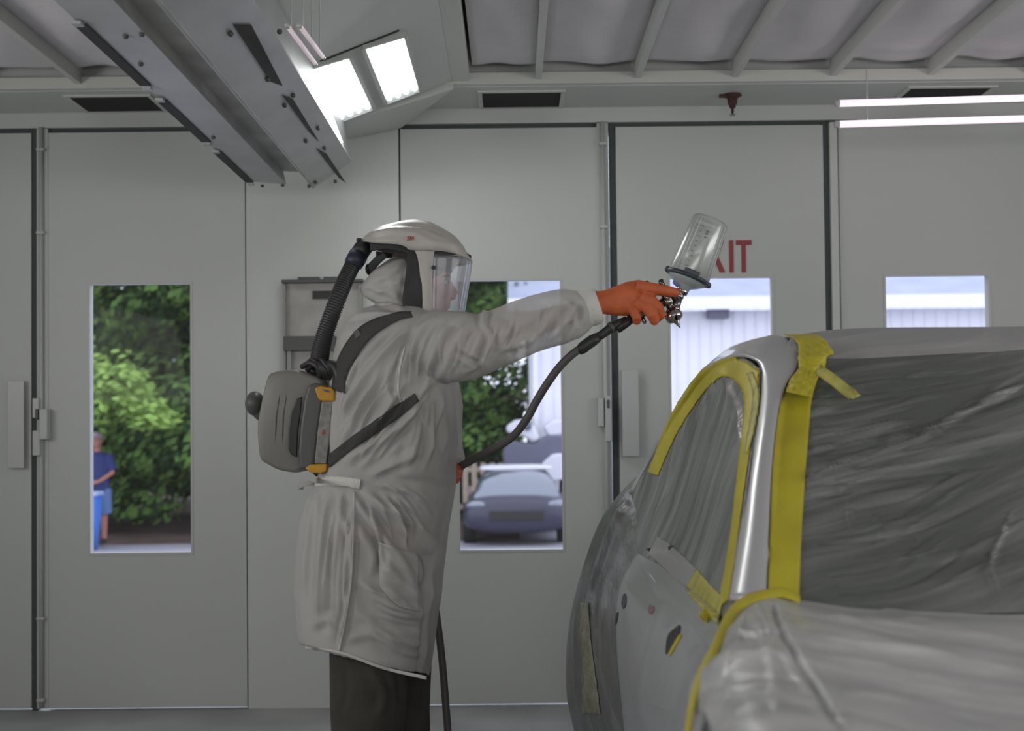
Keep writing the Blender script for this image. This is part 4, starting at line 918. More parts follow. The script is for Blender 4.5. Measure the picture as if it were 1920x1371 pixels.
# gloves: palm, four fingers and thumb, gripping
def glove(parts, name='glove'):
    return link(name, fuse(parts, 0.0024, 3, name), M['glove'], painter)
yh = 3.82
def fing(pts, r): return MB().tube([P(*p) for p in pts], r, 14)
def ball(p, r): return MB().ell(P(*p), (r, r, r), 14, 10)
palm = MB().loft([superring(P(1117, 569, yh), Vector((-.002, 0, .036)), Vector((0, .034, 0)), 24), superring(P(1130, 567, yh), Vector((-.002, 0, .035)), Vector((0, .033, 0)), 24), superring(P(1150, 566, yh), Vector((-.004, 0, .042)), Vector((0, .034, 0)), 24),
                  superring(P(1175, 561, yh), Vector((-.004, 0, .051)), Vector((0, .032, 0)), 24), superring(P(1198, 557, yh), Vector((.000, 0, .052)), Vector((0, .028, 0)), 24), superring(P(1212, 556, yh), Vector((.005, 0, .040)), Vector((0, .022, 0)), 24), superring(P(1218, 556, yh), Vector((.005, 0, .022)), Vector((0, .012, 0)), 24)])
r1 = .0158
parts = [palm,
         fing([(1196, 538, yh - .018), (1216, 541, yh - .026), (1240, 544, yh - .024), (1256, 547, yh - .016), (1267, 549, yh - .008)], [.021, .0195, .0175, .016, .0140]), ball((1267, 549, yh - .008), .0140),
         fing([(1205, 556, yh - .022), (1222, 565, yh - .034), (1234, 577, yh - .036), (1239, 590, yh - .022)], [.020, .0185, .017, .0155]), ball((1239, 590, yh - .022), .0155),
         fing([(1198, 566, yh - .020), (1212, 577, yh - .036), (1222, 590, yh - .040), (1227, 601, yh - .026)], [.020, .018, .0165, .015]), ball((1227, 601, yh - .026), .015),
         fing([(1183, 574, yh - .016), (1190, 586, yh - .030), (1194, 595, yh - .034), (1194, 601, yh - .022)], [.0185, .0165, .015, .0138]), ball((1194, 601, yh - .022), .0138),
         fing([(1150, 556, yh + .022), (1176, 548, yh + .046), (1202, 548, yh + .054), (1222, 556, yh + .048)], [.022, .020, .017, .0145]), ball((1222, 556, yh + .048), .0145)]
gl = glove(parts)
gm = gl.data
MB().tube([P(1116, 568.5, yh), P(1119, 568.5, yh), P(1122, 568, yh)], [.0372, .0385, .0372], 24).build('glove_cuff_roll', M['glove'], gl)
yl = 4.13
parts = [MB().ell(P(845, 884, 4.08), (.040, .026, .034))]
for k, (dx, dy) in enumerate(((0, -10), (1, -2), (0, 6), (-3, 13))):
    parts += [fing([(845 + dx, 884 + dy, 4.06), (856 + dx, 885 + dy, 4.03), (859 + dx, 888 + dy, 4.0), (853 + dx, 890 + dy, 3.975)], [.013, .0115, .0105, .0095])]
parts += [fing([(838, 876, 4.06), (846, 870, 4.01), (853, 873, 3.98)], [.014, .0125, .0105])]
glove(parts)

# helmet
hel = empty('respirator_helmet', hp(790, 490), 'warm grey air-fed helmet with clear face shield on the painter\'s head', 'helmet')
tops = crom([(677, 449), (690, 440), (711, 429), (732, 421.5), (772, 414), (800, 416), (820, 424), (852, 443), (868, 462), (884, 489)], 60)
bots = crom([(677, 453), (690, 459), (713, 465), (740, 468), (757, 470), (775, 477), (790, 480), (815, 480), (850, 483), (885, 492)], 60)
def interp(C, x): return float(np.interp(x, C[:, 0], C[:, 1]))
G = []; ns = 90
for i in range(ns):
    u = i / (ns - 1); x = 677 + (884.5 - 677) * (0.5 - 0.5 * math.cos(math.pi * u)); yt, yb = interp(tops, x), interp(bots, x)
    hw = 0.128 * (max(0.0, 1 - abs((x - 785) / 104) ** 2.6)) ** 0.5 + 0.004; row = []
    hx = x
    for j in range(41):
        a = math.pi * j / 40; c, s = math.cos(a), math.sin(a)
        yy = yb + (yt - yb) * (abs(s) ** 0.75)
        row.append(P(hx, yy, YP) + Vector((0, -hw * (abs(c) ** 0.85) * (1 if c > 0 else -1), 0)))
    G.append(row)
me = flip_to(gridmesh('shell', G), hp(785, 300))
shell = link('helmet_shell', me, M['helmet'], hel, solid=0.004, soff=-1)
sheet_sculpt(shell, [([(700, 437), (740, 430), (780, 437), (815, 455), (868, 462)], 4, .007), ([(695, 441), (730, 434), (775, 440), (802, 455)], 3, .005), ([(730, 422), (790, 424), (840, 445)], 4, -.004), ([(800, 456), (812, 475)], 4, .003), ([(745, 424), (800, 432), (850, 455)], 3, .004)])
for s in (-1, 1):
    fr = [[(772, 466, .122), (800, 462, .123), (822, 476, .116)], [(786, 486, .122), (802, 486, .124), (818, 486, .118)], [(791, 510, .120), (803, 510, .124), (816, 510, .118)], [(794, 545, .115), (805, 545, .120), (815, 545, .114)], [(797, 592, .108), (806, 593, .112), (816, 594, .106)]]
    G = surf([[P(a, b, YP) + Vector((0, s * c, 0)) for a, b, c in r] for r in fr], 30, 12)
    cf = link('cheek_frame', flip_to(gridmesh('cf', G), hp(800, 520, s * 3)), M['helmet'], hel, solid=0.006, soff=-1)
    MB().lathe(hp(813, 502, s * .117), (0, s, 0), [(0, 0.006), (0.006, 0.006), (0.008, 0.003)], 14).build('pivot_screw', M['blueband'], cf)
    bd = MB().loft([superring(hp(774, 458, s * .123), Vector((.020, 0, -.002)), Vector((.002, 0, .019)), 28, 3), superring(hp(774, 458, s * .131), Vector((.018, 0, -.002)), Vector((.002, 0, .017)), 28, 3)]).build('side_badge', M['helmet'], hel, bevel=0.001)
    # red characters on the badge
    mb = MB(); yy = YP + s * .1325
    def stroke_(pts, w=0.0011):
        for (a, b), (c, d) in zip(pts[:-1], pts[1:]):
            p, q = hp(a, b), hp(c, d); p.y = q.y = yy; dd = (q - p); n_ = Vector((-dd.z, 0, dd.x)).normalized() * w
            mb.obox((p + q) / 2, dd / 2 + dd.normalized() * w * .5, n_, Vector((0, .0006, 0)))
    stroke_([(769, 455), (773, 455), (773, 458.5), (770, 458.5)]); stroke_([(773, 458.5), (773, 462), (769, 462)])
    stroke_([(776, 462), (776, 455), (778.5, 459.5), (781, 455), (781, 462)])
    mb.build('red_logo', M['red'], bd, smooth=False)
# brim at top of visor
def arc(xf, y, hw, xs, off=0.0, n=33, e=0.8):
    # horizontal arc from near side round the front to the far side
    out = []
    for k in range(n):
        a = -math.pi / 2 + math.pi * k / (n - 1)
        x = xs + (xf - xs) * (max(0, math.cos(a)) ** e); out.append(P(x, y, YP) + Vector((0, hw * math.sin(a), 0)))
    return out
G = [arc(868 + t * 16, 474 + t * 14, .108 + .008 * t, 812, e=.7) for t in np.linspace(0, 1, 8)]
link('visor_brim', flip_to(gridmesh('vb', [[p + Vector((0, 0, 0)) for p in r] for r in G]), hp(900, 460)), M['helmet'], hel, solid=0.004)
G = [arc(886 - 16 * t ** 1.1, 489 + 103 * t, .118 - .010 * t, 813, e=.7) for t in np.linspace(0, 1, 24)]
vis = link('face_shield', flip_to(gridmesh('vs', G), hp(1000, 540)), M['visor'], hel, solid=0.0015)
G = [arc(883 - 2 * t, 480 + 12 * t, .116, 814, e=.7) for t in np.linspace(0, 1, 4)]
link('shield_gasket', flip_to(gridmesh('sg', G), hp(1000, 500)), M['liner'], hel, solid=0.003)
MB().tube([p for p in arc(870, 592, .108, 813, e=.7)], 0.0022, 8).build('shield_lower_edge', M['trim'], hel)
# inside: sweat band, dark liner around the head
G = [arc(862 - 16 * t, 484 + 26 * t, .092 - .02 * t, 815, e=.8) for t in np.linspace(0, 1, 6)]
link('brow_band', flip_to(gridmesh('bb', G), hp(1000, 500)), M['liner'], hel, solid=0.004)
for s in (-1, 1):
    fr = [[(700, 464, .085), (735, 468, .108), (770, 470, .112), (790, 482, .110)], [(700, 478, .088), (735, 476, .111), (772, 486, .116), (791, 500, .116)]]
    G = surf([[P(a, b, YP) + Vector((0, s * c, 0)) for a, b, c in r] for r in fr], 8, 24); link('suspension_strap', flip_to(gridmesh('ss', G), hp(760, 500, 3 * s)), M['liner'], hel, solid=0.006)
    fr = [[(768, 482, .112), (790, 482, .113)], [(769, 500, .113), (793, 500, .115)], [(764, 540, .113), (796, 540, .114)], [(760, 575, .110), (797, 575, .108)], [(768, 594, .104), (800, 594, .102)]]
    G = surf([[P(a, b, YP) + Vector((0, s * c, 0)) for a, b, c in r] for r in fr], 24, 8); link('face_seal', flip_to(gridmesh('fs', G), hp(780, 530, 3 * s)), M['liner'], hel, solid=0.006)
    MB().tube([hp(722, 478, s * .105), hp(708, 488, s * .085), hp(697, 500, s * .05), hp(692, 508, 0)], [.010, .013, .014, .014], 10, flat=.5).build('neck_ratchet', M['liner'], hel)
MB().ell(hp(691, 505), (.010, .03, .018), 16, 10).build('ratchet_knob', M['black'], hel)
# breathing hose
bh = empty('breathing_hose', P(690, 458, 4.0), 'black corrugated breathing hose from helmet back down to the backpack blower', 'hose')
hpth = crom([(676, 470, 3.99), (664, 492, 3.97), (650, 520, 3.95), (636, 553, 3.93), (622, 590, 3.92), (610, 625, 3.92), (602, 655, 3.93), (598, 682, 3.95)], 170)
MB().tube([P(*p) for p in hpth], [(13.5 + 1.6 * math.sin(i * math.pi / 1.5) + 3.0 * (i / 169)) * K for i in range(170)], 20).build('corrugated_tube', M['hosed'], bh)
MB().tube([P(692, 458, 4.0), P(686, 460, 4.0), P(679, 468, 3.99), P(672, 479, 3.98)], [13 * K, 17 * K, 17 * K, 17 * K], 22).build('top_elbow', M['hosed'], bh)
MB().tube([P(672, 479, 3.98), P(666, 489, 3.97), P(661, 498, 3.97)], [18.5 * K, 18 * K, 17 * K], 22).build('collar', M['blueband'], bh)
MB().ell(P(674, 450, 3.99), (.010, .014, .008), 12, 8).build('release_tab', M['hosed'], bh)

# backpack blower
bpk = empty('backpack_blower', P(550, 880, 4.0), 'grey powered air unit with yellow filter clips worn on the painter\'s back', 'backpack')
def prism(name, pts, y0, y1, m, par, bevel=0.006):
    return MB().prism(pts, y0, y1).build(name, m, par, smooth=False, bevel=bevel)
ya, yb_ = 3.86, 4.14
pb = [(510, 699), (530, 694), (558, 693), (590, 703), (608, 713), (606, 740), (590, 800), (575, 850), (566, 884), (529, 883), (505, 872), (492, 863), (487, 844), (485, 800), (490, 765), (502, 712)]
# rounded casing: outline shrinks towards both sides
cen = (548, 790)
rings = []
for y, k in ((3.862, .90), (3.866, .955), (3.880, .985), (3.91, 1.0), (4.09, 1.0), (4.12, .985), (4.134, .95), (4.138, .9)):
    a = [P(cen[0] + (x - cen[0]) * k, cen[1] + (yy - cen[1]) * k, 3.90) for x, yy in crom(pb + [pb[0]], 65)[:-1]]
    rings.append([Vector((p.x, y, p.z)) for p in a])
casing = MB().loft(rings).build('casing', M['pack'], bpk)
for i, x in enumerate((518, 531)):
    MB().tube([P(x + 10, 720, 3.865), P(x, 780, 3.861), P(x - 2, 850, 3.865)], .002, 6).build('casing_groove', M['packdark'], casing)
prism('filter_housing', [(578, 722), (590, 718), (612, 722), (607, 760), (598, 820), (586, 882), (562, 880), (559, 850), (563, 800), (570, 750)], 3.845, 4.15, M['packdark'], bpk, .008)
prism('dark_slot', [(556, 748), (566, 744), (563, 775), (558, 810), (556, 858), (545, 852), (540, 840), (541, 805), (545, 775)], 3.852, 3.868, M['black'], bpk, .003)
prism('filter_cartridge', [(603, 752), (625, 752), (619, 810), (612, 870), (589, 870), (595, 810)], 3.835, 4.16, M['label'], bpk, .004)
prism('filter_edge', [(599, 752), (603, 752), (595, 810), (589, 870), (585, 870), (591, 810)], 3.838, 3.85, M['black'], bpk, .001)
prism('red_print', [(605, 806), (609, 806), (608, 815), (604, 815)], 3.8335, 3.836, M['red'], bpk, 0)
prism('yellow_clip', [(589, 728), (600, 724), (622, 727), (628, 734), (627, 753), (600, 752), (595, 745)], 3.826, 4.165, M['yellowclip'], bpk, .006)
prism('yellow_clip', [(571, 878), (582, 871), (613, 870), (612, 884), (600, 888), (583, 887)], 3.826, 4.165, M['yellowclip'], bpk, .004)
MB().prism([(604, 730), (614, 731), (619, 736), (610, 735)], 3.822, 3.828).build('clip_slot', M['packdark'], bpk, smooth=False)
kn = P(478, 757, 3.95)
MB().ell(kn, (.030, .045, .038), 24, 16).build('outlet_dome', M['packdark'], bpk)
MB().tube([kn, P(488, 778, 3.95), P(492, 790, 3.95)], [.026, .02, .008], 14).build('dome_base', M['packdark'], bpk)
# hose socket and cable bundle
MB().lathe(P(596, 700, 3.95), Vector((.05, 0, 1)), [(-.02, .026), (0, .034), (.012, .036), (.018, .031), (.03, .031)], 20).build('hose_socket', M['hosed'], bpk)
mb = MB()
random.seed(3)
for k in range(7):
    x = 566 + k * 5; mb.tube(pathP([(x, 690 + random.uniform(-4, 4), 3.90), (x + 16, 680 + random.uniform(-6, 6), 3.87), (x + 30, 690 + random.uniform(-5, 8), 3.86), (x + 34, 708 + random.uniform(-4, 6), 3.88)], 14), random.uniform(.006, .010), 8)
mb.tube(pathP([(600, 690, 3.90), (622, 684, 3.86), (634, 700, 3.84), (636, 725, 3.84)], 16), .014, 10)
mb.build('cable_bundle', M['hosed'], bpk)
CB2 = CB
def strap(name, left, right, n=40): return cloth_strip(CB2, name, left, right, n, 5, 0.006, 'strap', bpk, th=0.002)
strap('shoulder_strap', [(622, 730), (628, 690), (645, 650), (672, 616), (705, 597), (745, 586), (770, 585)], [(646, 738), (650, 704), (667, 672), (690, 641), (717, 618), (750, 600), (774, 595)], 60)
strap('waist_strap', [(612, 857), (650, 826), (690, 798), (735, 766), (778, 738)], [(618, 877), (656, 846), (698, 818), (744, 786), (786, 752)], 60)
prism('strap_buckle', [(662, 622), (672, 617), (678, 628), (668, 636)], onto(CB, 670, 628).y - .012, onto(CB, 670, 628).y, M['packdark'], bpk, .002)
MB().tube([P(592, 884, 3.95), P(600, 892, 3.93), P(606, 896, 3.92)], [.012, .01, .006], 10, flat=.6).build('lower_strap_end', M['strap'], bpk)

# spray gun
yg = 3.82
gun = empty('spray_gun', P(1270, 580, yg), 'chrome spray gun with upturned clear paint cup held in the orange glove', 'spray gun')
ax = (P(1333, 415, yg) - P(1285, 535, yg)).normalized()      # cup axis, from lid to base
c0 = P(1290, 520, yg)
L = (P(1334, 413, yg) - c0).length; rc = 36.0 * yg / FPX
cup = MB().lathe(c0, ax, [(0, rc * 1.10), (.004, rc * 1.12), (L * .5, rc * 1.04), (L * .95, rc * .97), (L * .985, rc * .93), (L, rc * .86)], 48).build('paint_cup', M['cup'], gun)
MB().lathe(c0 + ax * .004, ax, [(0, rc * .98), (L * .45, rc * .95), (L * .8, rc * .90), (L * .82, rc * .86)], 40).build('inner_liner', M['cup'], gun)
# ribs and printed marks on the cup
sd = ax.cross(Vector((0, 1, 0))).normalized()
if sd.x < 0: sd = -sd
def oncup(u, h, off=1.0):
    # u across (-1..1) seen from the front, h along
    r_ = rc * (1.13 - .15 * h / L) * off; return c0 + ax * h + sd * (u * r_) + Vector((0, -1, 0)) * (r_ * math.sqrt(max(0, 1 - u * u)))
mark = mat('cup_print', (0.10, 0.10, 0.10), 0.5); wm = mat('cup_pale_rib', (0.80, 0.82, 0.80), 0.25)
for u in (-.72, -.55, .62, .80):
    MB().tube([oncup(u, .008), oncup(u, L * .93)], .0012, 6).build('cup_rib', wm, gun)  # thin pale lines along the cup side
mb = MB()
for i in range(9):
    h = L * (.12 + .085 * i); w = .010 if i % 2 == 0 else .006
    mb.tube([oncup(-.42, h), oncup(-.42 + w / rc, h)], .0007, 5)
mb.build('scale_marks', mark, gun)
def gl_text(pts, u0, h0, s, name='cup_writing'):
    mb = MB()
    for st in pts:
        mb.tube([oncup(u0 + y * s / rc, h0 + x * s) for x, y in st], .0008, 5)
    mb.build(name, mark, gun)
# handwritten figures near the cup base (reads along the axis)
gl_text([[(0, .0), (-.9, -.2), (-.35, -.75), (-.35, .4)], [(.9, -.5), (1.5, -.5), (1.5, .3), (.9, .3), (.9, -.5)], [(2.0, -.5), (2.6, -.5), (2.6, .3), (2.0, .3), (2.0, -.5)]], .0, L * .66, .007)
col = MB().lathe(c0, ax, [(-.008, rc * 1.04), (-.007, rc * 1.18), (.003, rc * 1.20), (.005, rc * 1.13)], 48).build('cup_collar', M['collar'], gun)
for u in (-1.14, 1.14):
    p = c0 + sd * rc * u; MB().ell(p, (.009, .010, .010), 16, 10).build('collar_lug', M['collar'], gun)
MB().obox(oncup(0, .004) + ax * .004, sd * .024, Vector((0, .004, 0)), ax * .008).build('collar_grip', M['collar'], gun, smooth=False, bevel=.003)
MB().lathe(c0 - ax * .007, -ax, [(0, rc * 1.04), (.006, rc * .98), (.018, rc * .62), (.026, rc * .34), (.040, rc * .30)], 40).build('cup_lid', M['lid'], gun)
MB().lathe(c0 - ax * .014 + sd * -.016, -ax + sd * -.3, [(-.004, .024), (.012, .021), (.024, .014)], 20).build('blue_adapter', M['bluepart'], gun)
nk = c0 - ax * .044
neck = P(1274, 553, yg)
MB().lathe(nk, (neck - nk).normalized(), [(-.012, .015), (0, .0185), (.006, .0185), (.008, .014), (.014, .014), (.016, .017), (.022, .016), (.03, .011)], 24).build('cup_connector', M['chrome'], gun)
# gun body : barrel from rear knob (1240,525) to air cap (1266,598)
r0, r1_ = P(1238, 524, yg), P(1267, 603, yg); ba = (r1_ - r0).normalized(); BL = (r1_ - r0).length
MB().lathe(r0, ba, [(0, .005), (.001, .0075), (.020, .0085), (.022, .006), (.028, .006), (.030, .011), (.042, .012), (.050, .015), (.075, .017), (.080, .013), (BL - .040, .012), (BL - .036, .018), (BL - .03, .018)], 24).build('gun_barrel', M['gunmetal'], gun)
MB().tube([P(1273, 556, yg), P(1268, 570, yg), P(1262, 585, yg)], [.012, .014, .016], 16).build('gun_head', M['gunmetal'], gun)
MB().tube([P(1247, 548, yg), P(1256, 550, yg - .01), P(1266, 560, yg - .006)], [.008, .008, .008], 12).build('gun_bridge', M['chrome'], gun)
cp = P(1262, 590, yg - .006)
MB().lathe(cp, (ba + Vector((0.1, -.35, 0))).normalized(), [(-.012, .016), (-.010, .022), (.004, .0265), (.012, .0265), (.018, .022), (.022, .013), (.026, .009), (.040, .004), (.046, .002)], 32).build('air_cap', M['chrome'], gun)
MB().lathe(P(1266, 580, yg - .02), (.7, -.6, .3), [(0, .008), (.01, .009), (.014, .007)], 14).build('fan_knob', M['chrome'], gun)
MB().lathe(P(1250, 566, yg - .018), (.3, -1, 0), [(0, .009), (.008, .010), (.012, .007)], 14).build('trigger_pivot', M['chrome'], gun)
MB().tube([P(1252, 562, yg), P(1236, 572, yg), P(1215, 582, yg), P(1196, 590, yg), P(1178, 598, yg)], [.013, .014, .014, .013, .011], 14).build('gun_grip', M['gunmetal'], gun)
MB().tube([P(1256, 574, yg), P(1248, 590, yg), P(1236, 602, yg), P(1222, 606, yg)], [.004, .004, .004, .003], 8, flat=2.2).build('trigger', M['chrome'], gun)
MB().lathe(P(1205, 597, yg), (.5, 0, -1), [(-.01, .006), (.012, .007), (.018, .004)], 12).build('air_valve', M['chrome'], gun)
MB().lathe(P(1216, 534, yg + .03), (-.6, 0, .5), [(-.01, .008), (.010, .008), (.014, .005)], 14).build('rear_knob', M['black'], gun)

# air hose
ah = empty('air_hose', P(1180, 598, yg), 'dark rubber air hose looping from the spray gun past the painter\'s waist to the floor', 'hose')
hp_ = [(1118, 634, yg), (1098, 648, yg), (1075, 663, 3.82), (1050, 687, 3.83), (1027, 718, 3.84), (1006, 752, 3.86), (988, 785, 3.87), (962, 818, 3.9), (925, 842, 3.93), (890, 860, 3.97), (862, 876, 4.02), (845, 892, 4.12), (830, 950, 4.30), (812, 1050, 4.33), (812, 1110, 4.30), (820, 1165, 4.28), (829, 1240, 4.27), (836, 1325, 4.25), (842, 1400, 4.22)]
pts = [P(*p) for p in crom(hp_, 150)]
e = pts[-1]; pts += [Vector((e.x + .01, e.y, .12)), Vector((e.x + .03, e.y + .01, .045)), Vector((e.x + .10, e.y + .02, .014)), Vector((e.x + .3, e.y + .05, .012)), Vector((e.x + .7, e.y + .3, .012)), Vector((e.x + .75, e.y + .9, .012))]
MB().tube(pts, .0125, 14).build('rubber_hose', M['airhose'], ah)
MB().tube([P(1122, 632, yg), P(1112, 638, yg), P(1102, 645, yg), P(1092, 653, yg), P(1084, 659, yg)], [.015, .018, .018, .018, .013], 16).build('swivel_sleeve', M['hosed'], ah)
MB().tube([P(1176, 600, yg), P(1160, 608, yg), P(1146, 615, yg), P(1128, 628, yg), P(1118, 634, yg)], [.012, .015, .015, .013, .013], 16).build('coupling', M['hosed'], ah)
MB().tube([P(1186, 596, yg - .01), P(1172, 608, yg - .01), P(1158, 620, yg - .012)], [.014, .013, .010], 14).build('regulator', M['black'], ah)
MB().tube([P(1150, 612, yg), P(1144, 616, yg)], [.0175, .0175], 16).build('coupling_ring', M['packdark'], ah)

# ------------------------------------------------------------------ outdoors
ZG = -0.6
struct(MB().box(-26, 30, YW + 0.16, 60, ZG - 0.2, ZG).build('ground', M['asphalt'], smooth=False))
t = MB().box(-25, 0.1, 20.3, 40, ZG, ZG + 0.03).build('leaf_litter', M['dirt'], smooth=False); tag(t, 'brown leaf litter on the ground under the trees outside', 'leaf litter', kind='stuff')
def tree(x, y, r, h, mats, n, label, ls=0.10, base=0.2):
    n = int(n * 1.9)
    t = empty('broadleaf_tree', (x, y, ZG + .03), label, 'tree', 'trees outside the booth windows')
    MB().tube([(x, y, ZG + .03), (x + .1, y, ZG + h * .3), (x, y + .1, ZG + h * .75)], [.16, .12, .05], 10).build('trunk', M['bark'], t)
    blobs = []
    for k in range(46):
        a = random.uniform(0, 6.28); q = random.uniform(.15, 1) ** .6 * r; z = ZG + base + .4 + random.random() * (h - .7)
        q *= math.sin(min(1, .35 + (z - ZG) / h) * math.pi * .72) ** .6
        blobs.append((Vector((x + q * math.cos(a), y + q * math.sin(a), z)), random.uniform(.6, 1.0) * r * .46))
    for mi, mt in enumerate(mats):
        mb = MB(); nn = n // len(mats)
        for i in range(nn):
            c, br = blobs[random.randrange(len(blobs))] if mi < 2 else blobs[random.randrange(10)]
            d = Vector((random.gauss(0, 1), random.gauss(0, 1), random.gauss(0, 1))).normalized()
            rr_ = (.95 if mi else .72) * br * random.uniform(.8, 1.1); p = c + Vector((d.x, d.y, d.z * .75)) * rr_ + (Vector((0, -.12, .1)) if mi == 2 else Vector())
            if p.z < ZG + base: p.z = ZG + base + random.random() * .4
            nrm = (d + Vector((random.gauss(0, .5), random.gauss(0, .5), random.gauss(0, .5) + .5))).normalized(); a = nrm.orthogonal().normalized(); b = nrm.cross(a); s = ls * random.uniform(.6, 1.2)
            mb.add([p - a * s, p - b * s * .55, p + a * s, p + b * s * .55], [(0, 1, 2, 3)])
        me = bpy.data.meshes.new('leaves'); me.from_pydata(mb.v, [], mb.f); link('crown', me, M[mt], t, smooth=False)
random.seed(11)
tl = ['dense green tree filling the left window, its bright bough to the left', 'dark green tree behind the man in navy shirt', 'dense tree at the right side of the left window']
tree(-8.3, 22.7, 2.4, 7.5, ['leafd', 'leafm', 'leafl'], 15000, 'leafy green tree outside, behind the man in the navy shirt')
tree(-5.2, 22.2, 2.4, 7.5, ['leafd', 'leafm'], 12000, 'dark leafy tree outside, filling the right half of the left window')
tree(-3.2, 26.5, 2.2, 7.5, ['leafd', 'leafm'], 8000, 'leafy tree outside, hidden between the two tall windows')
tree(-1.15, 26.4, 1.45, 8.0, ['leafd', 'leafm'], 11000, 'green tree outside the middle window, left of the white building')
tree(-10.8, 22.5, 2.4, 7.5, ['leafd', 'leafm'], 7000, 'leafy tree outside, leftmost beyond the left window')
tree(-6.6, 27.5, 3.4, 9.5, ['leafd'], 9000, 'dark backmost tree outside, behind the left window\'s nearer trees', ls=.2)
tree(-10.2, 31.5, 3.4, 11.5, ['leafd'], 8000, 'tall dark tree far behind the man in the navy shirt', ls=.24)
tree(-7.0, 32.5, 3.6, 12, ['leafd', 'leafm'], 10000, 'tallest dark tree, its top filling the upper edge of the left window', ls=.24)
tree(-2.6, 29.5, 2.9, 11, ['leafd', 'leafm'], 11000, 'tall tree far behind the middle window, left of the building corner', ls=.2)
# low bright bough in left window
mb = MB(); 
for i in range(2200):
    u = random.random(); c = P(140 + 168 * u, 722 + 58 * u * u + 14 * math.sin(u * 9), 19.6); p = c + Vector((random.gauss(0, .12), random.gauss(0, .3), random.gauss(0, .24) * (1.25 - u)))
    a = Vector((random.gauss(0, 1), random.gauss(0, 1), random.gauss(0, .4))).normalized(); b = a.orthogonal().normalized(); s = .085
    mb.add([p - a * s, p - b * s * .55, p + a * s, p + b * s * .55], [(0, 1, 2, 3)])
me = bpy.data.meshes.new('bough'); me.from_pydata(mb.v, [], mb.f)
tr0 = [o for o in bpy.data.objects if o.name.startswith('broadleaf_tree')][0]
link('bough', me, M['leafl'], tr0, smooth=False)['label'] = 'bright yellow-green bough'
mb = MB(); mb.tube([(-7.6, 21.3, 1.6), (-7.2, 20.2, 1.9), (-6.6, 19.7, 1.8)], [.05, .03, .015], 8); mb.build('branch', M['bark'], tr0)
# white building
bl = empty('white_building', (6.5, 25, ZG), 'white sided building with pale metal roof seen through the right windows', 'building')
XB0 = P(992, 700, 25).x; ze = P(1350, 582, 25).z
mb = MB().box(XB0, 20, 25, 31, ZG, ze)
xx = XB0 + .05
while xx < 19: mb.box(xx, xx + .05, 24.97, 25.0, ZG, ze); xx += .22
mb.build('siding_wall', M['siding'], bl, smooth=False)
zt = P(1350, 470, 29).z
MB().loft([[Vector((XB0 - .4, 24.6, ze + .1)), Vector((XB0 - .4, 24.6, ze + .2)), Vector((XB0 - .4, 29, zt + .1)), Vector((XB0 - .4, 29, zt))], [Vector((20, 24.6, ze + .1)), Vector((20, 24.6, ze + .2)), Vector((20, 29, zt + .1)), Vector((20, 29, zt))]]).build('metal_roof', M['roofm'], bl, smooth=False)
MB().box(XB0 - .4, 20, 24.45, 24.62, ze - .02, ze + .22).build('gutter', M['gutter'], bl, smooth=False)
MB().box(P(1325, 590, 24.9).x, P(1365, 590, 24.9).x, 24.7, 24.97, P(1345, 598, 24.9).z, P(1345, 578, 24.9).z).build('wall_light', M['greycar'], bl, smooth=False, bevel=.02)
MB().box(P(1003, 600, 24.9).x - .05, P(1003, 600, 24.9).x + .05, 24.85, 24.97, ZG, ze).build('downpipe', M['gutter'], bl, smooth=False)
# fence
fe = empty('picket_fence', (P(890, 900, 24.2).x, 24.2, ZG), 'beige wooden picket fence behind the dark car', 'fence')
x = P(800, 900, 24.2).x
while x < P(955, 900, 24.2).x:
    MB().box(x, x + .10, 24.18, 24.22, ZG, P(900, 868, 24.2).z).build('picket', M['fence'], fe, smooth=False); x += .17
for z in (ZG + .25, ZG + .95): MB().box(P(798, 900, 24.2).x, P(955, 900, 24.2).x, 24.22, 24.26, z, z + .09).build('fence_rail', M['fence'], fe, smooth=False)
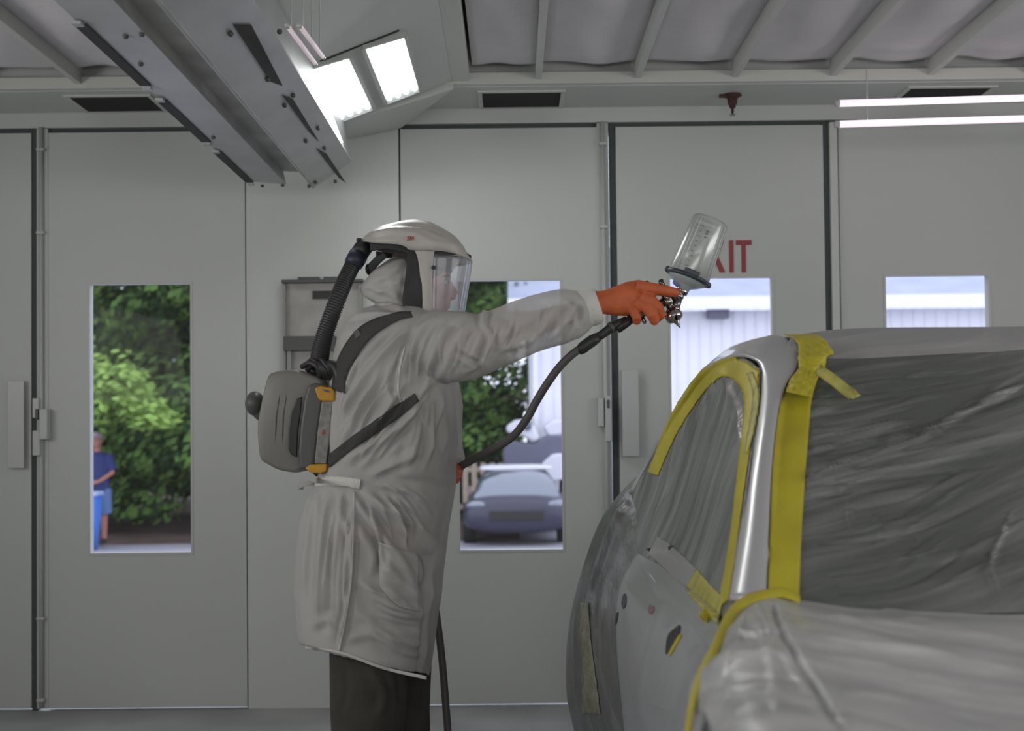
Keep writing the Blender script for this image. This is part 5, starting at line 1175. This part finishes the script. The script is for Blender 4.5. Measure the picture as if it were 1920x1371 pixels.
# dark parked car, seen from the front
YCc = 19.2
def car_front(x0, y0, w, l, h, paint, glassm, label, hood_h=.95):
    t = empty('parked_car', (x0, y0, ZG), label, 'car'); hw = w / 2
    def sec2(y, halfw, zb, zt, rr_=3.0):
        return [Vector((x0 + halfw * (abs(math.cos(a)) ** (2 / rr_)) * (1 if math.cos(a) > 0 else -1), y0 + y, ZG + (zt + zb) / 2 + (zt - zb) / 2 * (abs(math.sin(a)) ** (2 / rr_)) * (1 if math.sin(a) > 0 else -1))) for a in [2 * math.pi * k / 32 for k in range(32)]]
    MB().loft([sec2(0, hw * .80, .28, .62), sec2(.06, hw * .93, .2, .75), sec2(.25, hw * .98, .2, hood_h * .88), sec2(.7, hw, .2, hood_h * .96), sec2(1.3, hw, .2, hood_h), sec2(3.3, hw, .2, hood_h + .05), sec2(l - .2, hw * .97, .22, hood_h), sec2(l, hw * .85, .35, .8)]).build('car_body', paint, t)
    MB().loft([sec2(1.2, hw * .84, hood_h - .1, hood_h + .0), sec2(1.75, hw * .76, hood_h - .1, h - .06), sec2(2.1, hw * .72, hood_h - .1, h), sec2(3.1, hw * .70, hood_h - .1, h), sec2(3.8, hw * .78, hood_h - .1, hood_h + .05)]).build('cabin_glass', glassm, t)
    MB().loft([sec2(1.85, hw * .70, h - .05, h + .01), sec2(2.1, hw * .73, h - .05, h + .025), sec2(3.1, hw * .71, h - .05, h + .02)]).build('car_roof', M['whitecar'], t)
    for s in (-1, 1):
        MB().ell((x0 + s * hw * .70, y0 + .10, ZG + .62), (.20, .10, .08), 16, 10).build('headlight', M['carglass'], t)
        for yy in (.85, l - .8):
            MB().lathe((x0 + s * (hw - .2), y0 + yy, ZG + .31), (s, 0, 0), [(0, .28), (0, .31), (.2, .31), (.2, .2)], 24).build('tyre', M['tyre'], t)
    MB().box(x0 - hw * .5, x0 + hw * .5, y0 - .01, y0 + .05, ZG + .38, ZG + .55).build('grille', M['black'], t, smooth=False, bevel=.02)
    return t
car_front(P(968, 900, YCc).x, YCc, 1.66, 3.9, 1.13, M['darkcar'], M['carglass'], 'dark blue car with pale roof parked outside the middle window', hood_h=.72)
# white working vehicle behind it
mv = empty('white_machine', (P(1010, 850, 23.8).x, 23.8, ZG), 'white and grey loader-like vehicle behind the dark parked car', 'vehicle')
def mp_(x, y, Y=23.8): return P(x, y, Y)
MB().prism([(948, 800), (965, 788), (985, 786), (1002, 800), (1012, 822), (1000, 830), (975, 815), (950, 812)], 23.7, 24.5).build('white_hood', M['whitecar'], mv, smooth=False, bevel=.05)
MB().lathe(mp_(988, 798, 23.68), (0, -1, 0), [(0, .09), (.03, .09), (.04, .05)], 20).build('round_lamp', M['greycar'], mv)
MB().prism([(1018, 800), (1035, 788), (1075, 786), (1075, 812), (1030, 822)], 23.8, 24.6).build('white_cab', M['whitecar'], mv, smooth=False, bevel=.05)
MB().prism([(940, 850), (955, 825), (1000, 832), (1030, 815), (1075, 815), (1075, 850), (1020, 870), (1010, 900), (950, 900)], 23.75, 24.7).build('grey_chassis', M['greycar'], mv, smooth=False, bevel=.05)
MB().prism([(1015, 870), (1035, 852), (1056, 850), (1056, 900), (1030, 905)], 23.6, 23.9).build('white_bucket', M['whitecar'], mv, smooth=False, bevel=.04)
for x in (960, 1050):
    q = mp_(x, 900); MB().lathe((q.x, 24.0, ZG + .42), (1, 0, 0), [(0, .3), (0, .42), (.3, .42), (.3, .3)], 24).build('tyre', M['tyre'], mv)
# ---- man outside with blue bin
YM = 20.0; gm_ = ZG + .03; km = YM / FPX
mx = P(183, 900, YM).x
man = empty('person', (mx, YM, gm_), 'man in navy shirt, pale cap and blue shorts standing behind a blue bin outside', 'person')
def mz(py): return P(183, py, YM).z
def mxx(px): return P(px, 900, YM).x
def ml(pts, r, n=16): return MB().tube([Vector(p) for p in pts], r, n)
zf = gm_ + .05; zh = mz(808); H = 1.74
def zz(f): return gm_ + H * f
bodyp = [ml([(mx, YM, zz(.50)), (mx, YM, zz(.60)), (mx, YM, zz(.72)), (mx, YM, zz(.80)), (mx, YM, zz(.83))], [.15, .14, .16, .15, .07], 24), ml([(mx, YM, zz(.82)), (mx, YM, zz(.90))], [.055, .055]),
         MB().ell((mx, YM - .01, zz(.935)), (.075, .095, .115)), MB().ell((mx, YM - .105, zz(.925)), (.014, .022, .02)), MB().ell((mx, YM - .05, zz(.89)), (.05, .055, .04))]
for s in (-1, 1):
    bodyp += [ml([(mx + s * .09, YM, zz(.50)), (mx + s * .10, YM, zz(.27)), (mx + s * .10, YM + .01, zz(.05))], [.085, .058, .04]), MB().ell((mx + s * .10, YM - .07, gm_ + .045), (.045, .13, .045)),
              ml([(mx + s * .17, YM, zz(.80)), (mx + s * .23, YM - .02, zz(.64)), (mx + s * .10, YM - .22, zz(.57))], [.06, .045, .03]), MB().ell((mx + s * .07, YM - .26, zz(.565)), (.05, .04, .03)), MB().ell((mx + s * .08, YM, zz(.93)), (.012, .02, .03))]
    for k in range(5):
        bodyp.append(ml([(mx + s * .05, YM - .27, zz(.565) + .02 - .014 * k), (mx + s * (.01), YM - .30, zz(.56) + .02 - .014 * k)], .009, 8))
mbod = link('body', fuse(bodyp, .012, 2), M['skin'], man)
for s in (-1, 1): MB().ell((mx + s * .03, YM - .10, zz(.945)), (.010, .006, .008), 10, 6).build('eye', M['black'], mbod)
link('shirt', fuse([ml([(mx, YM, zz(.47)), (mx, YM, zz(.60)), (mx, YM, zz(.72)), (mx, YM, zz(.805)), (mx, YM, zz(.83))], [.19, .175, .19, .18, .08], 28)] + [ml([(mx + s * .15, YM, zz(.80)), (mx + s * .24, YM - .015, zz(.66))], [.085, .075]) for s in (-1, 1)], .012, 3), M['navy'], man)
link('shorts', fuse([ml([(mx + s * .09, YM, zz(.50)), (mx + s * .11, YM, zz(.27))], [.125, .11], 20) for s in (-1, 1)], .014, 2), M['jeans'], man)
link('cap', fuse([MB().ell((mx, YM - .01, zz(.975)), (.085, .10, .065)), MB().ell((mx, YM - .12, zz(.965)), (.07, .07, .012))], .008, 2), M['cap'], man)
for s in (-1, 1): link('shoe', fuse([MB().ell((mx + s * .10, YM - .07, gm_ + .05), (.055, .15, .05))], .012, 1), M['shoe'], man)
bxn = empty('blue_bin', (P(165, 950, 19.4).x, 19.4, gm_), 'tall blue plastic bin in front of the man in the navy shirt', 'bin')
bxx = P(162, 950, 19.4).x
ztop = P(170, 922, 19.4).z
MB().loft([superring((bxx, 19.4, gm_ - .03), (.14, 0, 0), (0, .18, 0), 32, 5), superring((bxx, 19.4, ztop - .05), (.20, 0, 0), (0, .24, 0), 32, 5)]).build('bin_tub', M['bluebin'], bxn)
MB().loft([superring((bxx, 19.4, ztop - .06), (.22, 0, 0), (0, .26, 0), 32, 5), superring((bxx, 19.4, ztop), (.22, 0, 0), (0, .26, 0), 32, 5)]).build('bin_rim', mat('pale_blue_rim', (.42, .55, .85), .5), bxn, bevel=.01)
